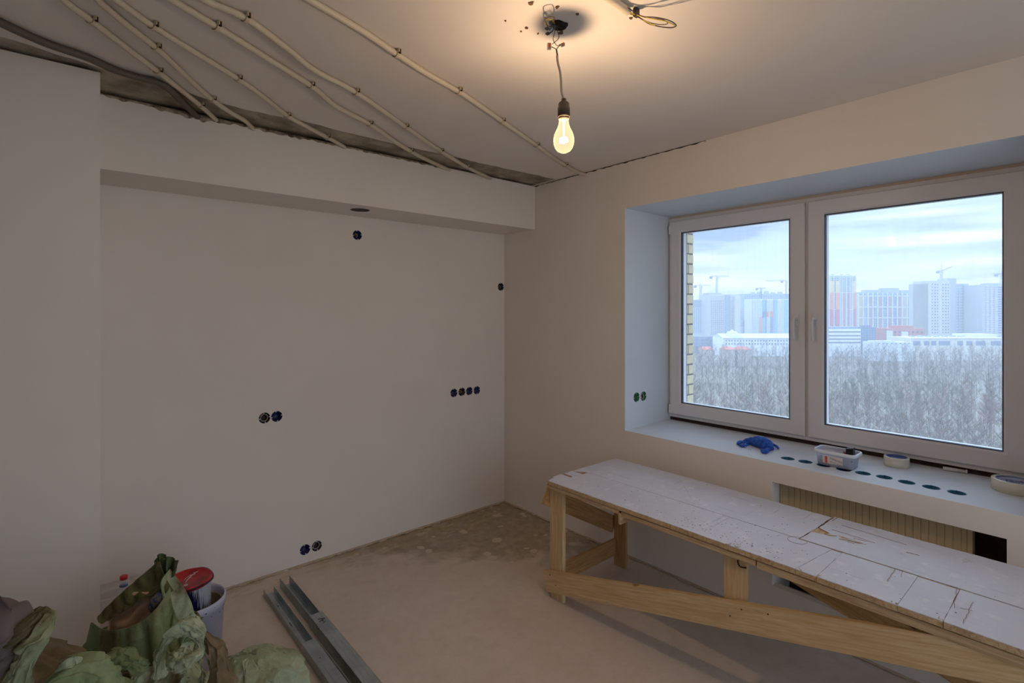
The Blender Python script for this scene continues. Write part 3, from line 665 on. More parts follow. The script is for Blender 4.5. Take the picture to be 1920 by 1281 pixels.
# back strip: two boards meeting in a broken joint
panel([(XM+.0005,ye-.08),(XM+.001,.862),(2.52,.852),(2.70,.846),(2.712,1.3),(2.716,1.75),(2.712,ye-.006),(2.30,ye-.004)], T0, ZT+.0005, None, .006, 6, (1,2,3,4,5))
panel([(XM+.001,.855),(XM+.001,-.10),(2.712,-.10),(2.712,.30),(2.716,.838),(2.53,.842),(2.50,.79),(2.47,.80),(2.455,.846)], T0, ZT+.0025, 'board with a torn corner showing brown core', .004, 7, (2,3,4,5,6,7,8))
obj('splinters', bbox((2.455,.775,T0+.002), (2.535,.875,ZT-.003), .002), MPLY, bench)
bm = bmesh.new()
for k in range(9):
    a = Vector((2.46+.06*random.random(), .70+.15*random.random(), ZT+.002)); d = Vector((random.uniform(-.012,.012), random.uniform(-.06,-.02), random.uniform(.0,.012)))
    tube(bm, [a, a+d*.5, a+d], lambda t: .0022*(1-t)+.0004, 5)
for k in range(12):
    y_ = random.choice([yA, yC, yD, 1.01, ye-.02])+random.uniform(-.03,.03)
    a = Vector((X0+random.uniform(-.002,.01), y_, ZT+.001)); d = Vector((random.uniform(-.012,.01), random.uniform(-.02,.02), random.uniform(.0,.010)))
    tube(bm, [a, a+d*.5, a+d], lambda t: .0018*(1-t)+.0004, 5)
tag(obj('splinters', fixn(bm), MPLY, bench), kind='stuff')
# screw holes
bm = bmesh.new()
for k in range(190):
    yy = random.choice([random.gauss(1.25,.17), random.gauss(.95,.15), random.uniform(-.05,2.0), random.gauss(1.05,.12)]); xx = random.choice([X0+.02+abs(random.gauss(0,.07)), random.uniform(X0+.01,XM-.01)])
    if random.random() < .12: xx = random.uniform(XM, 2.70)
    if abs(yy-yA) < .05 or yy > 2.0 or not (X0+.008 < xx < 2.70): continue
    s = random.uniform(.0014,.0030)
    lathe(bm, [(s,.0032),(s*.5,.0034)], (xx,yy,ZT-.0003), 7, caps=True)
tag(obj('screw_holes', fixn(bm), MDARK, bench), kind='stuff')
# pencil circle and knife cuts
MCUT = mat('knife_cut', (158,128,108), .9)
bm = bmesh.new(); cc_ = px(1495,1013.5,'z',ZT)
ringp = [cc_+Vector((math.cos(a)*.036, math.sin(a)*.036, .0006)) for a in [2*math.pi*i/36 for i in range(37)]]
tube(bm, ringp, .0007, 4); tag(obj('pencil_circle', fixn(bm), mat('pencil', (120,104,104), .9), bench))
bm = bmesh.new()
for (u0,v0,u1,v1,ww) in ((1679,1067,1663,1090,.0009),(1692,1069,1690,1082,.0007),(1795,1101,1789,1140,.0008),(1824,1129,1805,1168,.0009),(1800,1140,1822,1145,.0007),(1282,910,1296,935,.0005),(1560,977,1572,970,.0015),(1578,985,1700,1022,.0008),(1640,1018,1560,993,.0009),(1700,1036,1724,1042,.0014)):
    a, b = px(u0,v0,'z',ZT+.0032), px(u1,v1,'z',ZT+.0032)
    P = [a.lerp(b, i/8)+Vector((noise.noise(a*30+Vector((i,0,0))),noise.noise(a*30+Vector((0,i,0))),0))*.004 for i in range(9)]
    tube(bm, P, ww, 4)
tag(obj('knife_cuts', fixn(bm), MCUT, bench), kind='stuff')
# nails in the brace
for (u, v) in ((1031,1078),(1042,1098),(1390,1143),(1369,1155),(1440,1152)):
    p = px(u, v, 'x', 2.0755); b_ = bmesh.new(); lathe(b_, [(.0032,0),(.0032,-.001),(.001,-.0014)], p, 8, 'x', caps=True); obj('nail_head', fixn(b_), MDARK, bench)
p = px(1387,1050,'x',2.098)
b_ = bmesh.new(); tube(b_, crom([p+Vector((0,.02,.012)), p+Vector((-.006,.014,.020)), p+Vector((-.008,.004,.016)), p+Vector((-.006,.006,-.006)), p+Vector((-.01,-.006,-.022)), p+Vector((-.002,-.03,-.022))], .004), .003, 6); obj('bent_nail', fixn(b_), MDARK, bench, True)
b_ = bmesh.new(); lathe(b_, [(.012,-.001),(.008,-.003),(.001,-.002)], p+Vector((0,.005,.006)), 10, 'x', caps=True); obj('knot', fixn(b_), mat('dark_knot', (90,52,30), .8), bench)
# ------------------------------------------------------------------ small cloth solver for the sacks
import numpy as np
def section_rings(secs, n, sub, seed=0, wob_amp=.10):
    ks = len(secs); rings = []
    for j in range(sub):
        f = j/(sub-1)*(ks-1); a = int(min(f, ks-2)); t = f-a; t = t*t*(3-2*t)*.5+t*.5
        (c0,rx0,ry0), (c1_,rx1,ry1) = secs[a], secs[a+1]
        c = Vector(c0).lerp(Vector(c1_), t); rx = rx0+(rx1-rx0)*t; ry = ry0+(ry1-ry0)*t; R = []
        for i in range(n):
            th = 2*math.pi*i/n; wob = noise.noise(Vector((math.cos(th)*1.5+seed, math.sin(th)*1.5, j/(sub-1)*2.2)))
            k = 1+wob_amp*wob
            R.append(c+RT*(math.cos(th)*rx*k)+FW*(math.sin(th)*ry*k))
        rings.append(R)
    return rings
def lump_rings(pts, rad, n, sub, flat=1.0):
    P0 = crom(pts, .004); P = [P0[int(i/(sub-1)*(len(P0)-1))] for i in range(sub)]; rings = []
    for i, p in enumerate(P):
        t = P[min(i+1,len(P)-1)]-P[max(i-1,0)]; j = i/(sub-1)*(len(rad)-1); a = int(min(j, len(rad)-2)); r = rad[a]+(rad[a+1]-rad[a])*(j-a)
        rings.append(ring_pts(p, t, Vector((0,0,1)), r*flat, n, r))
    return rings
def strip_rings(top, bot, rows, cols, bulge):
    T0, B0 = crom(top, .003), crom(bot, .003)
    T = [T0[int(i/(cols-1)*(len(T0)-1))] for i in range(cols)]; B = [B0[int(i/(cols-1)*(len(B0)-1))] for i in range(cols)]
    return [[T[i].lerp(B[i], r/(rows-1))-FW*bulge*math.sin(math.pi*r/(rows-1)) for i in range(cols)] for r in range(rows)]
def settle(rings, closed=True, grow=.2, pins=(0,), steps=80, iters=7, grav=1.0, out=.05, stiff=.05, seed=0, jit=.012, inward=.002, span=3, suck=.0022):
    """lets a sheet that is larger than the body under it buckle and sag over that body (position-based dynamics)"""
    x0 = np.array([[tuple(p) for p in r] for r in rings]); m, n, _ = x0.shape
    du = np.roll(x0, -1, 1)-np.roll(x0, 1, 1) if closed else np.gradient(x0, axis=1)
    nr = np.cross(du, np.gradient(x0, axis=0)); nr /= np.maximum(np.linalg.norm(nr, axis=2, keepdims=True), 1e-9)
    cen = x0.mean(1, keepdims=True) if closed else None
    if closed:
        if ((x0-cen)*nr).sum() < 0: nr = -nr
    elif (nr*np.array(tuple(FW))).sum() > 0: nr = -nr
    jitter_source = np.random.RandomState(seed+1)
    ny = np.zeros((m, n))
    for j in range(m):
        for i in range(n): p = Vector(x0[j, i])*16+Vector((seed*3.1,0,0)); ny[j, i] = noise.noise(p)+.5*noise.noise(p*2.7)
    x = x0+nr*(inward+jit*np.abs(ny))[:, :, None]+jitter_source.normal(0, .0008, x0.shape)
    w = np.ones((m, n)); 
    for r in pins: w[r % m] = 0
    if not closed: w[:, 0] = w[:, -1] = 0
    x[w == 0] = x0[w == 0]
    idx = np.arange(m*n).reshape(m, n); C = []
    def add(A, B, g, k): C.append((A.ravel(), B.ravel(), g, k))
    nxt = lambda s: np.roll(idx, -s, 1)
    sl = (slice(None), slice(None)) if closed else None
    for parity in (0, 1):                                        # structural, both ways, in two independent batches
        if closed and n % 2 == 0: add(idx[:, parity::2], nxt(1)[:, parity::2], grow, 1.0)
        else: add(idx[:, :-1][:, parity::2], idx[:, 1:][:, parity::2], grow, 1.0)
        add(idx[:-1][parity::2], idx[1:][parity::2], grow, 1.0)
        add(idx[:-1, :-1][parity::2], idx[1:, 1:][parity::2], grow, .35); add(idx[:-1, 1:][parity::2], idx[1:, :-1][parity::2], grow, .35)
    for s in (2, span):                                       # bending: keeps neighbours a little farther on apart
        for ph in range(2*s):
            cols = [c for c in range(n) if (c//s) % 2 == ph//s and c % s == ph % s and (closed or c+s < n) and c+s < n+(0 if not closed else s)]
            cols = [c for c in cols if c+s < n]
            if cols: add(idx[:, cols], idx[:, [c+s for c in cols]], grow*.8, stiff)
            rows = [r for r in range(m-s) if (r//s) % 2 == ph//s and r % s == ph % s]
            if rows: add(idx[rows], idx[[r+s for r in rows]], grow*.8, stiff)
    X0 = x0.reshape(-1, 3); X = x.reshape(-1, 3).copy(); N = nr.reshape(-1, 3); W = w.ravel(); B = X0.copy()
    cons = []
    for A, Bq, g, k in C:
        L = np.linalg.norm(X0[A]-X0[Bq], axis=1)*(1+g); ws = W[A]+W[Bq]; ok = ws > 0
        A, Bq, L, ws = A[ok], Bq[ok], L[ok], ws[ok]; cons.append((A, Bq, L, (W[A]/ws*k)[:, None], (W[Bq]/ws*k)[:, None]))
    V = np.zeros_like(X); gv = np.array((0, 0, -9.8*grav))*(1/50)**2*.5
    for st in range(steps):
        Xp = X.copy(); X += V*W[:, None]+gv*W[:, None]
        if closed: X -= N*(W*np.where(((X-B)*N).sum(1) > inward+.001, suck, 0))[:, None]
        for it in range(iters):
            for A, Bq, L, wa, wb in cons:
                d = X[A]-X[Bq]; l = np.sqrt((d*d).sum(1))+1e-9; c = ((l-L)/l)[:, None]*d
                X[A] -= c*wa; X[Bq] += c*wb
            if closed:
                h = ((X-B)*N).sum(1); lo = np.minimum(h-inward, 0); hi = np.maximum(h-out, 0)
                X -= ((lo+hi)*W)[:, None]*N
            X[:, 2] = np.maximum(X[:, 2], .003)
        V = np.clip((X-Xp)*(.93 if st < steps*.7 else .6), -.006, .006)
    q = X.reshape(m, n, 3)
    bm = bmesh.new(); vs = [[bm.verts.new(tuple(q[j, i])) for i in range(n)] for j in range(m)]
    for j in range(m-1):
        for i in range(n if closed else n-1):
            a = (i+1) % n; bm.faces.new((vs[j][i], vs[j][a], vs[j+1][a], vs[j+1][i]))
    if closed: bm.faces.new(vs[-1]); bm.faces.new(vs[0][::-1])
    fixn(bm)
    if not closed: bmesh.ops.solidify(bm, geom=bm.faces[:], thickness=.0025)
    return bm
def triangle_wave(x): x = x-math.floor(x); return 1-4*abs(x-.5)
def pleated(rings, count=7, depth=.16, twist=.5, seed=0, creases=.10):
    m, n = len(rings), len(rings[0]); out = []
    for j, R in enumerate(rings):
        c = sum(R, Vector((0,0,0)))/n; f = j/(m-1); N_ = []
        for i, p in enumerate(R):
            th = i/n; ca, sa = math.cos(2*math.pi*th), math.sin(2*math.pi*th)
            drift = noise.noise(Vector((ca*1.2+seed, sa*1.2, f*2.6))); waver = noise.noise(Vector((ca*2.2, sa*2.2+seed*1.7, f*5+3)))
            a = triangle_wave(th*count+twist*f+drift*1.5)                                   # long folds
            gate = min(1, max(.15, .75+1.5*noise.noise(Vector((ca*1.5+seed*2, sa*1.5, f*3+9)))))
            b_ = -abs(noise.noise(Vector((ca*2.4+f*3.0+seed, sa*2.4-f*2.0, f*4.5))))*2.6+.5    # oblique valleys
            c_ = -abs(noise.noise(Vector((ca*5+seed, sa*5, f*11))))*2+.4
            k = 1+.55*(depth+creases)+depth*a*gate+creases*b_+creases*.45*c_+.10*waver
            N_.append(c+(p-c)*max(.25, k))
        out.append(N_)
    return out
def cloth_obj(name, rings, m, parent, folds=None, **k):
    if k.get('closed', True):
        folds = folds or (7, .16, .5, .10)
        rings = pleated(rings, folds[0], folds[1], folds[2], k.get('seed', 0), folds[3])
        k.update(grow=.03, steps=5, iters=4, out=.02, jit=.0, suck=0, grav=0, inward=-.02, stiff=.0)
    o = obj(name, settle(rings, **k), m, parent, True); md = o.modifiers.new('smooth', 'SUBSURF'); md.levels = md.render_levels = 1; return o
# ------------------------------------------------------------------ steel drywall channels on the floor
def channel(name, x0, x1, y0, y1, h, z0, openup, label, th=.0012, lip=True):
    t = empty(name, ((x0+x1)/2, (y0+y1)/2, z0)); tag(t, label, 'metal profile', 'galvanised drywall profiles lying on the floor')
    web = (z0, z0+th) if openup else (z0+h-th, z0+h)
    bm = bmesh.new()
    n = 3; w_ = x1-x0
    # web with two pressed grooves
    xs = [x0, x0+w_*.22, x0+w_*.26, x0+w_*.32, x0+w_*.36, x0+w_*.64, x0+w_*.68, x0+w_*.74, x0+w_*.78, x1]
    dz = [0,0,1,1,0,0,1,1,0,0]; s = .0012 if openup else -.0012
    top = []; bot = []
    for yy in (y0, y1):
        top.append([bm.verts.new((a, yy, web[1]+b*s)) for a, b in zip(xs, dz)]); bot.append([bm.verts.new((a, yy, web[0]+b*s)) for a, b in zip(xs, dz)])
    for i in range(len(xs)-1):
        bm.faces.new((top[0][i], top[0][i+1], top[1][i+1], top[1][i])); bm.faces.new((bot[0][i], bot[1][i], bot[1][i+1], bot[0][i+1]))
    for r in range(2):
        for i in range(len(xs)-1): bm.faces.new((top[r][i], bot[r][i], bot[r][i+1], top[r][i+1]))
    obj('web', fixn(bm), MGALV, t)
    for xx in (x0, x1-th):
        f = obj('flange', bbox((xx,y0,z0), (xx+th,y1,z0+h)), MGALV, t)
    return t
c1 = channel('steel_channel', .848, .905, 1.35, 3.188, .036, .0005, True, 'leftmost steel channel lying open side up')
for k, yy in enumerate((3.02, 2.80)):
    p = Vector((.878, yy, .0022)); o = obj('slot_hole', bbox(p-Vector((.0016,.022 if k else .008,.0002)), p+Vector((.0016,.022 if k else .008,.0006))), MDARK, c1)
c2 = channel('steel_channel', .949, 1.004, 1.30, 3.225, .052, .0005, True, 'right steel channel lying open side up, standing farthest back')
c3 = channel('steel_channel', .844, .909, 1.30, 2.535, .045, .0020, False, 'steel channel lying face down over the leftmost open one')
c4 = channel('steel_channel', .944, 1.010, 1.25, 2.715, .058, .0020, False, 'steel channel lying face down with a marker note on its end')
bm = bmesh.new()
def stroke(P, r=.0016): tube(bm, [Vector((x,y,.0604)) for x, y in P], r, 4)
stroke([(.968,2.655),(1.000,2.640)]); stroke([(.984,2.648),(.982,2.618)]); stroke([(.966,2.628),(.985,2.634)]); stroke([(.974,2.606),(.990,2.613)])
obj('marker_note', fixn(bm), MPEN, c4)
o = obj('screw_hole', bbox(Vector((.872,2.37,.0468)), Vector((.876,2.376,.0474))), MDARK, c3)
# dark gap strip: narrow steel strap leaning between the channels
st = obj('steel_strip', bbox((.922,1.3,.0006), (.926,2.42,.030)), MGALV); tag(st, 'thin dark steel strip on edge between the two channel stacks', 'metal profile')

# ------------------------------------------------------------------ things on the sill
SZ = SILL
def sillp(u, v): return px(u, v, 'z', SZ)
# blue glove: crumpled fabric lump with fingers
MGLOVE = mat('blue_knit', (48,108,206), .8, var=((30,76,176), 60, 3, .4, .6), bump=(180,.4,.003))
gl = empty('work_glove', sillp(1425,842)); tag(gl, 'crumpled blue work glove lying on the window sill', 'glove')
def crumple(bm, amp, sc, seed, zmin=None, ridge=True):
    bm.normal_update()
    for v in bm.verts:
        p = v.co*sc+Vector((seed, seed*1.7, seed*.3))
        k = noise.noise(p+Vector((noise.noise(p*.7),noise.noise(p*.7+Vector((9,0,0))),0))*1.2)
        k2 = noise.noise(p*2.3)
        d = (1-abs(k)*3.2)*.6+k2*.35 if ridge else k
        v.co += v.normal*amp*d
        if zmin is not None and v.co.z < zmin: v.co.z = zmin
def lump(pts, rad, n=40, step=.006, flat=1.0):
    bm = bmesh.new(); P = crom(pts, step); rings = []
    for i, p in enumerate(P):
        t = P[min(i+1,len(P)-1)]-P[max(i-1,0)]; f = i/(len(P)-1)
        j = f*(len(rad)-1); a = int(min(j, len(rad)-2)); r = rad[a]+(rad[a+1]-rad[a])*(j-a)
        rings.append(ring_pts(p, t, Vector((0,0,1)), r*flat, n, r))
    loft(bm, rings); return fixn(bm)
g = [sillp(1392,834)+Vector((0,0,.010)), sillp(1408,834)+Vector((0,0,.020)), sillp(1425,838)+Vector((0,0,.026)), sillp(1440,843)+Vector((0,0,.024)), sillp(1450,846)+Vector((0,0,.012))]
b = lump(g, [.006,.024,.038,.044,.036,.006], 48, .0025, .78); crumple(b, .007, 38, 3, SZ+.001); obj('palm', b, MGLOVE, gl, True)
for k, (P, r) in enumerate([([(1400,834,.012),(1388,833,.012),(1383,836,.010)],.011), ([(1402,838,.010),(1392,839,.009),(1386,838,.008)],.010), ([(1412,832,.022),(1402,830,.018),(1394,831,.014)],.010),
                  ([(1446,838,.020),(1455,841,.014),(1460,844,.008)],.008), ([(1440,846,.014),(1434,851,.012),(1428,846,.010)],.014)]):
    b = lump([sillp(u, v)+Vector((0,0,h)) for u, v, h in P], [r*.7,r,r,r*.5], 20, .002, .8); crumple(b, .0022, 90, 5+k, SZ+.001); obj('finger', b, MGLOVE, gl, True)
b = bmesh.new()
for dx in (0, 4): tube(b, crom([sillp(1393+dx,836)+Vector((0,0,.012)), sillp(1399+dx,842)+Vector((0,0,.008)), sillp(1404+dx,845)+Vector((0,0,.003))], .003), .0013, 6)
obj('white_binding', fixn(b), MWHITE, gl, True)

# plastic tub: rounded box with a rolled rim, label, screws inside
def rrect(cx, cy, hx, hy, r, z, n=6):
    P = []
    for (sx, sy, a0) in ((1,1,0),(-1,1,90),(-1,-1,180),(1,-1,270)):
        for k in range(n+1):
            a = math.radians(a0+90*k/n); P.append(Vector((cx+sx*(hx-r)+r*math.cos(a), cy+sy*(hy-r)+r*math.sin(a), z)))
    return P
TX, TY = 3.035, .925
tub = empty('plastic_tub', (TX,TY,SZ)); tag(tub, 'clear plastic food tub of screws with a paper label, on the window sill', 'plastic tub')
MTUB = bpy.data.materials.new('cloudy_clear_plastic'); MTUB.use_nodes = True; nt = MTUB.node_tree; nt.nodes.remove(nt.nodes['Principled BSDF'])
tr = nd(nt, 'ShaderNodeBsdfTransparent'); tr.inputs[0].default_value = (.93,.95,.98,1); df = nd(nt, 'ShaderNodeBsdfTranslucent'); df.inputs[0].default_value = (.85,.88,.95,1)
d2 = nd(nt, 'ShaderNodeBsdfPrincipled'); d2.inputs['Base Color'].default_value = (.93,.94,.97,1); d2.inputs['Roughness'].default_value = .2
ma = nd(nt, 'ShaderNodeMixShader'); ma.inputs[0].default_value = .55; nt.links.new(df.outputs[0], ma.inputs[1]); nt.links.new(d2.outputs[0], ma.inputs[2])
mb = nd(nt, 'ShaderNodeMixShader'); mb.inputs[0].default_value = .42; nt.links.new(tr.outputs[0], mb.inputs[1]); nt.links.new(ma.outputs[0], mb.inputs[2]); nt.links.new(mb.outputs[0], nt.nodes['Material Output'].inputs[0])
b = bmesh.new(); hz = .080
sec = [(.046,.080,.000),(.049,.083,.003),(.055,.089,hz-.014),(.0605,.0945,hz-.013),(.0615,.0955,hz-.002),(.058,.092,hz),(.0555,.0895,hz-.003),(.053,.087,hz-.014),(.0475,.0815,.004),(.045,.079,.0025)]
loft(b, [rrect(TX,TY,hx,hy,.020,SZ+z+.0005) for hx, hy, z in sec]); obj('tub_body', fixn(b), MTUB, tub, True)
b = bmesh.new(); loft(b, [rrect(TX,TY,hx,hy,.022,SZ+z+.0005) for hx, hy, z in ((.0608,.0948,hz-.016),(.0640,.0980,hz-.014),(.0645,.0985,hz-.003),(.0615,.0955,hz+.0015),(.0580,.0920,hz+.001),(.0575,.0915,hz-.004),(.0600,.0940,hz-.006))], caps=False, closed=True); obj('tub_rim', fixn(b), mat('milky_rim', (232,236,244), .35), tub, True)
MLAB = mat('paper_label', (226,216,216), .6)
xl = TX-.0505
def lab(y0_, y1_, z0_, z1_, m, nm, off=0):
    b = bmesh.new(); q = [(-.0505-.0012-off+(-(z-0)*.080), y, z) for y, z in ((y0_,z0_),(y1_,z0_),(y1_,z1_),(y0_,z1_))]
    f = [b.verts.new((TX+x, TY+y, SZ+z)) for x, y, z in q]; g_ = [b.verts.new((TX+x+.0008, TY+y, SZ+z)) for x, y, z in q]
    b.faces.new(f); b.faces.new(g_[::-1])
    for i in range(4): b.faces.new((f[i], f[(i+1)%4], g_[(i+1)%4], g_[i]))
    return obj(nm, fixn(b), m, tub)
lab(-.040,.052,.016,.056, MLAB, 'label'); lab(.030,.041,.018,.052, mat('label_red', (206,86,92), .6), 'label_band', .0006)
b = bmesh.new()
for k in range(4):
    y_ = .018-.014*k; z_ = .042-.003*k
    P = [Vector((TX-.0505-.0022-(z_+d)*.080, TY+y_+e_, SZ+z_+d)) for e_, d in ((0,0),(-.004,.007),(-.006,-.002),(-.010,.006),(-.013,-.003))]
    tube(b, P, .0006, 4)
    P = [Vector((TX-.0505-.0022-(z_-.016+d)*.080, TY+y_+e_, SZ+z_-.016+d)) for e_, d in ((0,.003),(-.005,-.001),(-.008,.004),(-.012,0))]
    tube(b, P, .0006, 4)
obj('handwriting', fixn(b), MPEN, tub)
scr = empty('loose_screws', (TX,TY,SZ+.004)); tag(scr, 'heap of small screws filling the clear plastic tub', 'screws')
b = bmesh.new(); N1, N2 = 22, 32
def hgt(x, y): return .038+.009*noise.noise(Vector((x*40,y*40,1)))+.006*noise.noise(Vector((x*110,y*110,4)))
grid = [[b.verts.new((TX-.044+.088*i/N1, TY-.078+.156*j/N2, SZ+hgt(i*.088/N1, j*.156/N2))) for j in range(N2+1)] for i in range(N1+1)]
for i in range(N1):
    for j in range(N2): b.faces.new((grid[i][j], grid[i+1][j], grid[i+1][j+1], grid[i][j+1]))
for k in range(150):
    c = Vector((TX+random.uniform(-.042,.042), TY+random.uniform(-.076,.076), SZ+.042+random.uniform(-.004,.004))); a = random.uniform(0,6.28); d = Vector((math.cos(a), math.sin(a), random.uniform(-.3,.3)))*.009
    tube(b, [c-d, c+d*.8, c+d, c+d*1.05], lambda t: .0028 if t > .6 else .0011, 5)
screws = obj('screw_pile', fixn(b), mat('screws_grey', (112,104,112), .45, .3, var=((160,140,130),80,3,.4,.6)), scr); tag(screws, kind='stuff')
# side of the heap, seen through the wall of the tub
b = bmesh.new(); loft(b, [rrect(TX,TY,hx,hy,.018,SZ+z) for hx, hy, z in ((.0445,.0785,.0045),(.0455,.0795,.030),(.0455,.0795,.034))]); o = obj('screw_bed', fixn(b), mat('screw_bed', (164,167,190), .6, var=((216,216,226),70,5,.42,.58), bump=(160,.8,.004)), scr); tag(o, kind='stuff')
bb = empty('black_plug', (3.052,.868,SZ+.05)); tag(bb, 'black ribbed plastic plug standing in the tub of screws', 'plug')
for k in range(5): obj('rib', bbox((3.028,.8545+.0065*k,SZ+.052), (3.066,.8590+.0065*k,SZ+.104-.002*k), .001), MBLK, bb)
obj('plug_body', bbox((3.031,.8535,SZ+.048), (3.063,.886,SZ+.098), .002), mat('dark_plastic', (44,32,34), .5), bb)
obj('plug_strap', bbox((3.032,.887,SZ+.052), (3.046,.899,SZ+.080), .002), mat('reddish_rubber', (136,84,84), .6), bb)

# rolls of tape
def tape(c, R, r, h, label, corec, textk=False):
    t = empty('tape_roll', (c.x,c.y,SZ)); tag(t, label, 'tape roll')
    b = bmesh.new(); lathe(b, [(r+.003,0),(R-.0015,0),(R,.0015),(R,h-.0015),(R-.0015,h),(r+.003,h)], (c.x,c.y,SZ+.0005), 56); obj('wound_tape', fixn(b), MTAPE, t, True)
    b = bmesh.new(); prof = [(r,.0),(r+.0032,.0),(r+.0032,h+.0004),(r,h+.0004)]; lathe(b, prof+[prof[0]], (c.x,c.y,SZ+.0005), 48); obj('card_core', fixn(b), corec, t, False)
    return t
MTAPE = mat('clear_packing_tape', (228,226,212), .25, var=((206,202,180),6,3,.4,.65), stretch=(1,1,6))
cc1 = sillp(1681,873.5); tape(cc1, .0545, .043, .048, 'small roll of clear tape with a blue core, behind the round holes', mat('blue_card', (96,112,176), .6))
# blue disc of printed paper in the small roll
b = bmesh.new(); lathe(b, [(.0425,.036),(.0425,.0375),(.001,.0375)], (cc1.x,cc1.y,SZ), 36); o = obj('paper_disc', fixn(b), mat('blue_print', (112,124,182), .6), bpy.data.objects['tape_roll'])
cc2 = Vector((3.135,.322,0))
cc2 = sillp(1905,922); cc2 = Vector((cc2.x+.005, cc2.y, 0))
t2 = tape(cc2, .083, .066, .050, 'large roll of yellowish clear tape at the right end of the sill', mat('pale_card', (150,162,186), .6))
b = bmesh.new(); lathe(b, [(.0655,.040),(.0655,.0435),(.001,.0435)], (cc2.x,cc2.y,SZ), 40); obj('paper_disc', fixn(b), mat('pale_print', (164,176,196), .6), t2)
txt = bpy.data.curves.new('core_lettering', 'FONT'); txt.body = 'КЛЕЙКАЯ\n    ЛЕНТА'; txt.size = .026; txt.align_x = 'CENTER'; txt.extrude = .0003
to = bpy.data.objects.new('core_lettering', txt); COL.objects.link(to)
me = bpy.data.meshes.new_from_object(to); bpy.data.objects.remove(to); me.materials.append(mat('print_ink', (52,58,104), .6))
to = bpy.data.objects.new('core_lettering', me); COL.objects.link(to); to.parent = t2; to.location = (-.005,.012,.0445); to.rotation_euler = (0,0,math.radians(-72)); to.scale = (.9,.9,1)

# white marker
mk = empty('marker_pen', sillp(1790,885)); tag(mk, 'small white marker pen lying behind the round holes on the sill', 'marker pen')
A = sillp(1768,882)+Vector((0,0,.010)); B_ = sillp(1814,889)+Vector((0,0,.010)); d = (B_-A)
b = bmesh.new(); tube(b, [A, A+d*.04, A+d*.62], .0095, 14); obj('barrel', fixn(b), MWHITE, mk, True)
b = bmesh.new(); tube(b, [A+d*.62, A+d*.63, A+d*.90, A+d*.93], lambda t: .0088, 14); obj('cap', fixn(b), mat('grey_cap', (196,190,190), .4), mk, True)
b = bmesh.new(); tube(b, [A+d*.93, A+d*1.0], .0105, 14); obj('end_cap', fixn(b), MWHITE, mk, True)
bk2 = sillp(1764,877.5); br = obj('plastic_bracket', bbox(bk2+Vector((-.008,-.030,.0005)), bk2+Vector((.012,.014,.020)), .003), MCLIP); tag(br, 'small beige bracket beside the white marker on the sill', 'bracket')
br.data.materials[0] = mat('beige_plastic', (186,176,160), .5)

# ------------------------------------------------------------------ buckets
BC = Vector((.432,2.800,0))
bkt = empty('white_bucket', BC); tag(bkt, 'large white plastic bucket behind the green sacks', 'bucket')
b = bmesh.new(); lathe(b, [(.001,.0005),(.118,.0005),(.122,.006),(.133,.262),(.140,.264),(.141,.292),(.138,.302),(.134,.302),(.132,.292),(.130,.270),(.119,.012),(.001,.010)], BC, 56)
MBKT = mat('white_bucket_plastic', (196,196,214), .4, var=((182,182,204),4,3,.4,.7)); obj('bucket_wall', fixn(b), MBKT, bkt, True)
b = bmesh.new(); lathe(b, [(.1295,.268),(.123,.268),(.123,.262),(.121,.150),(.001,.150)], BC, 48); obj('inner_tub', fixn(b), mat('dusty_inside', (190,172,150), .7, var=((160,140,118),9,4,.4,.65)), bkt, True)
b = bmesh.new()
for k in range(16):
    a = -2.4+random.random()*2.6; zz = random.uniform(.24,.292); R_ = .1408 if zz > .264 else .1328
    c = BC+Vector((R_*math.cos(a), R_*math.sin(a), zz)); s = random.uniform(.0015,.005); n_ = Vector((math.cos(a), math.sin(a), 0)); t_ = Vector((-n_.y,n_.x,0))
    loft(b, [[c+n_*.0006*q+(t_*math.cos(h)*s+Vector((0,0,1))*math.sin(h)*s*.5) for h in [2*math.pi*i/7 for i in range(7)]] for q in (-1,1.5)])
o = obj('paint_spots', fixn(b), mat('dark_blue_paint', (26,28,62), .5), bkt)
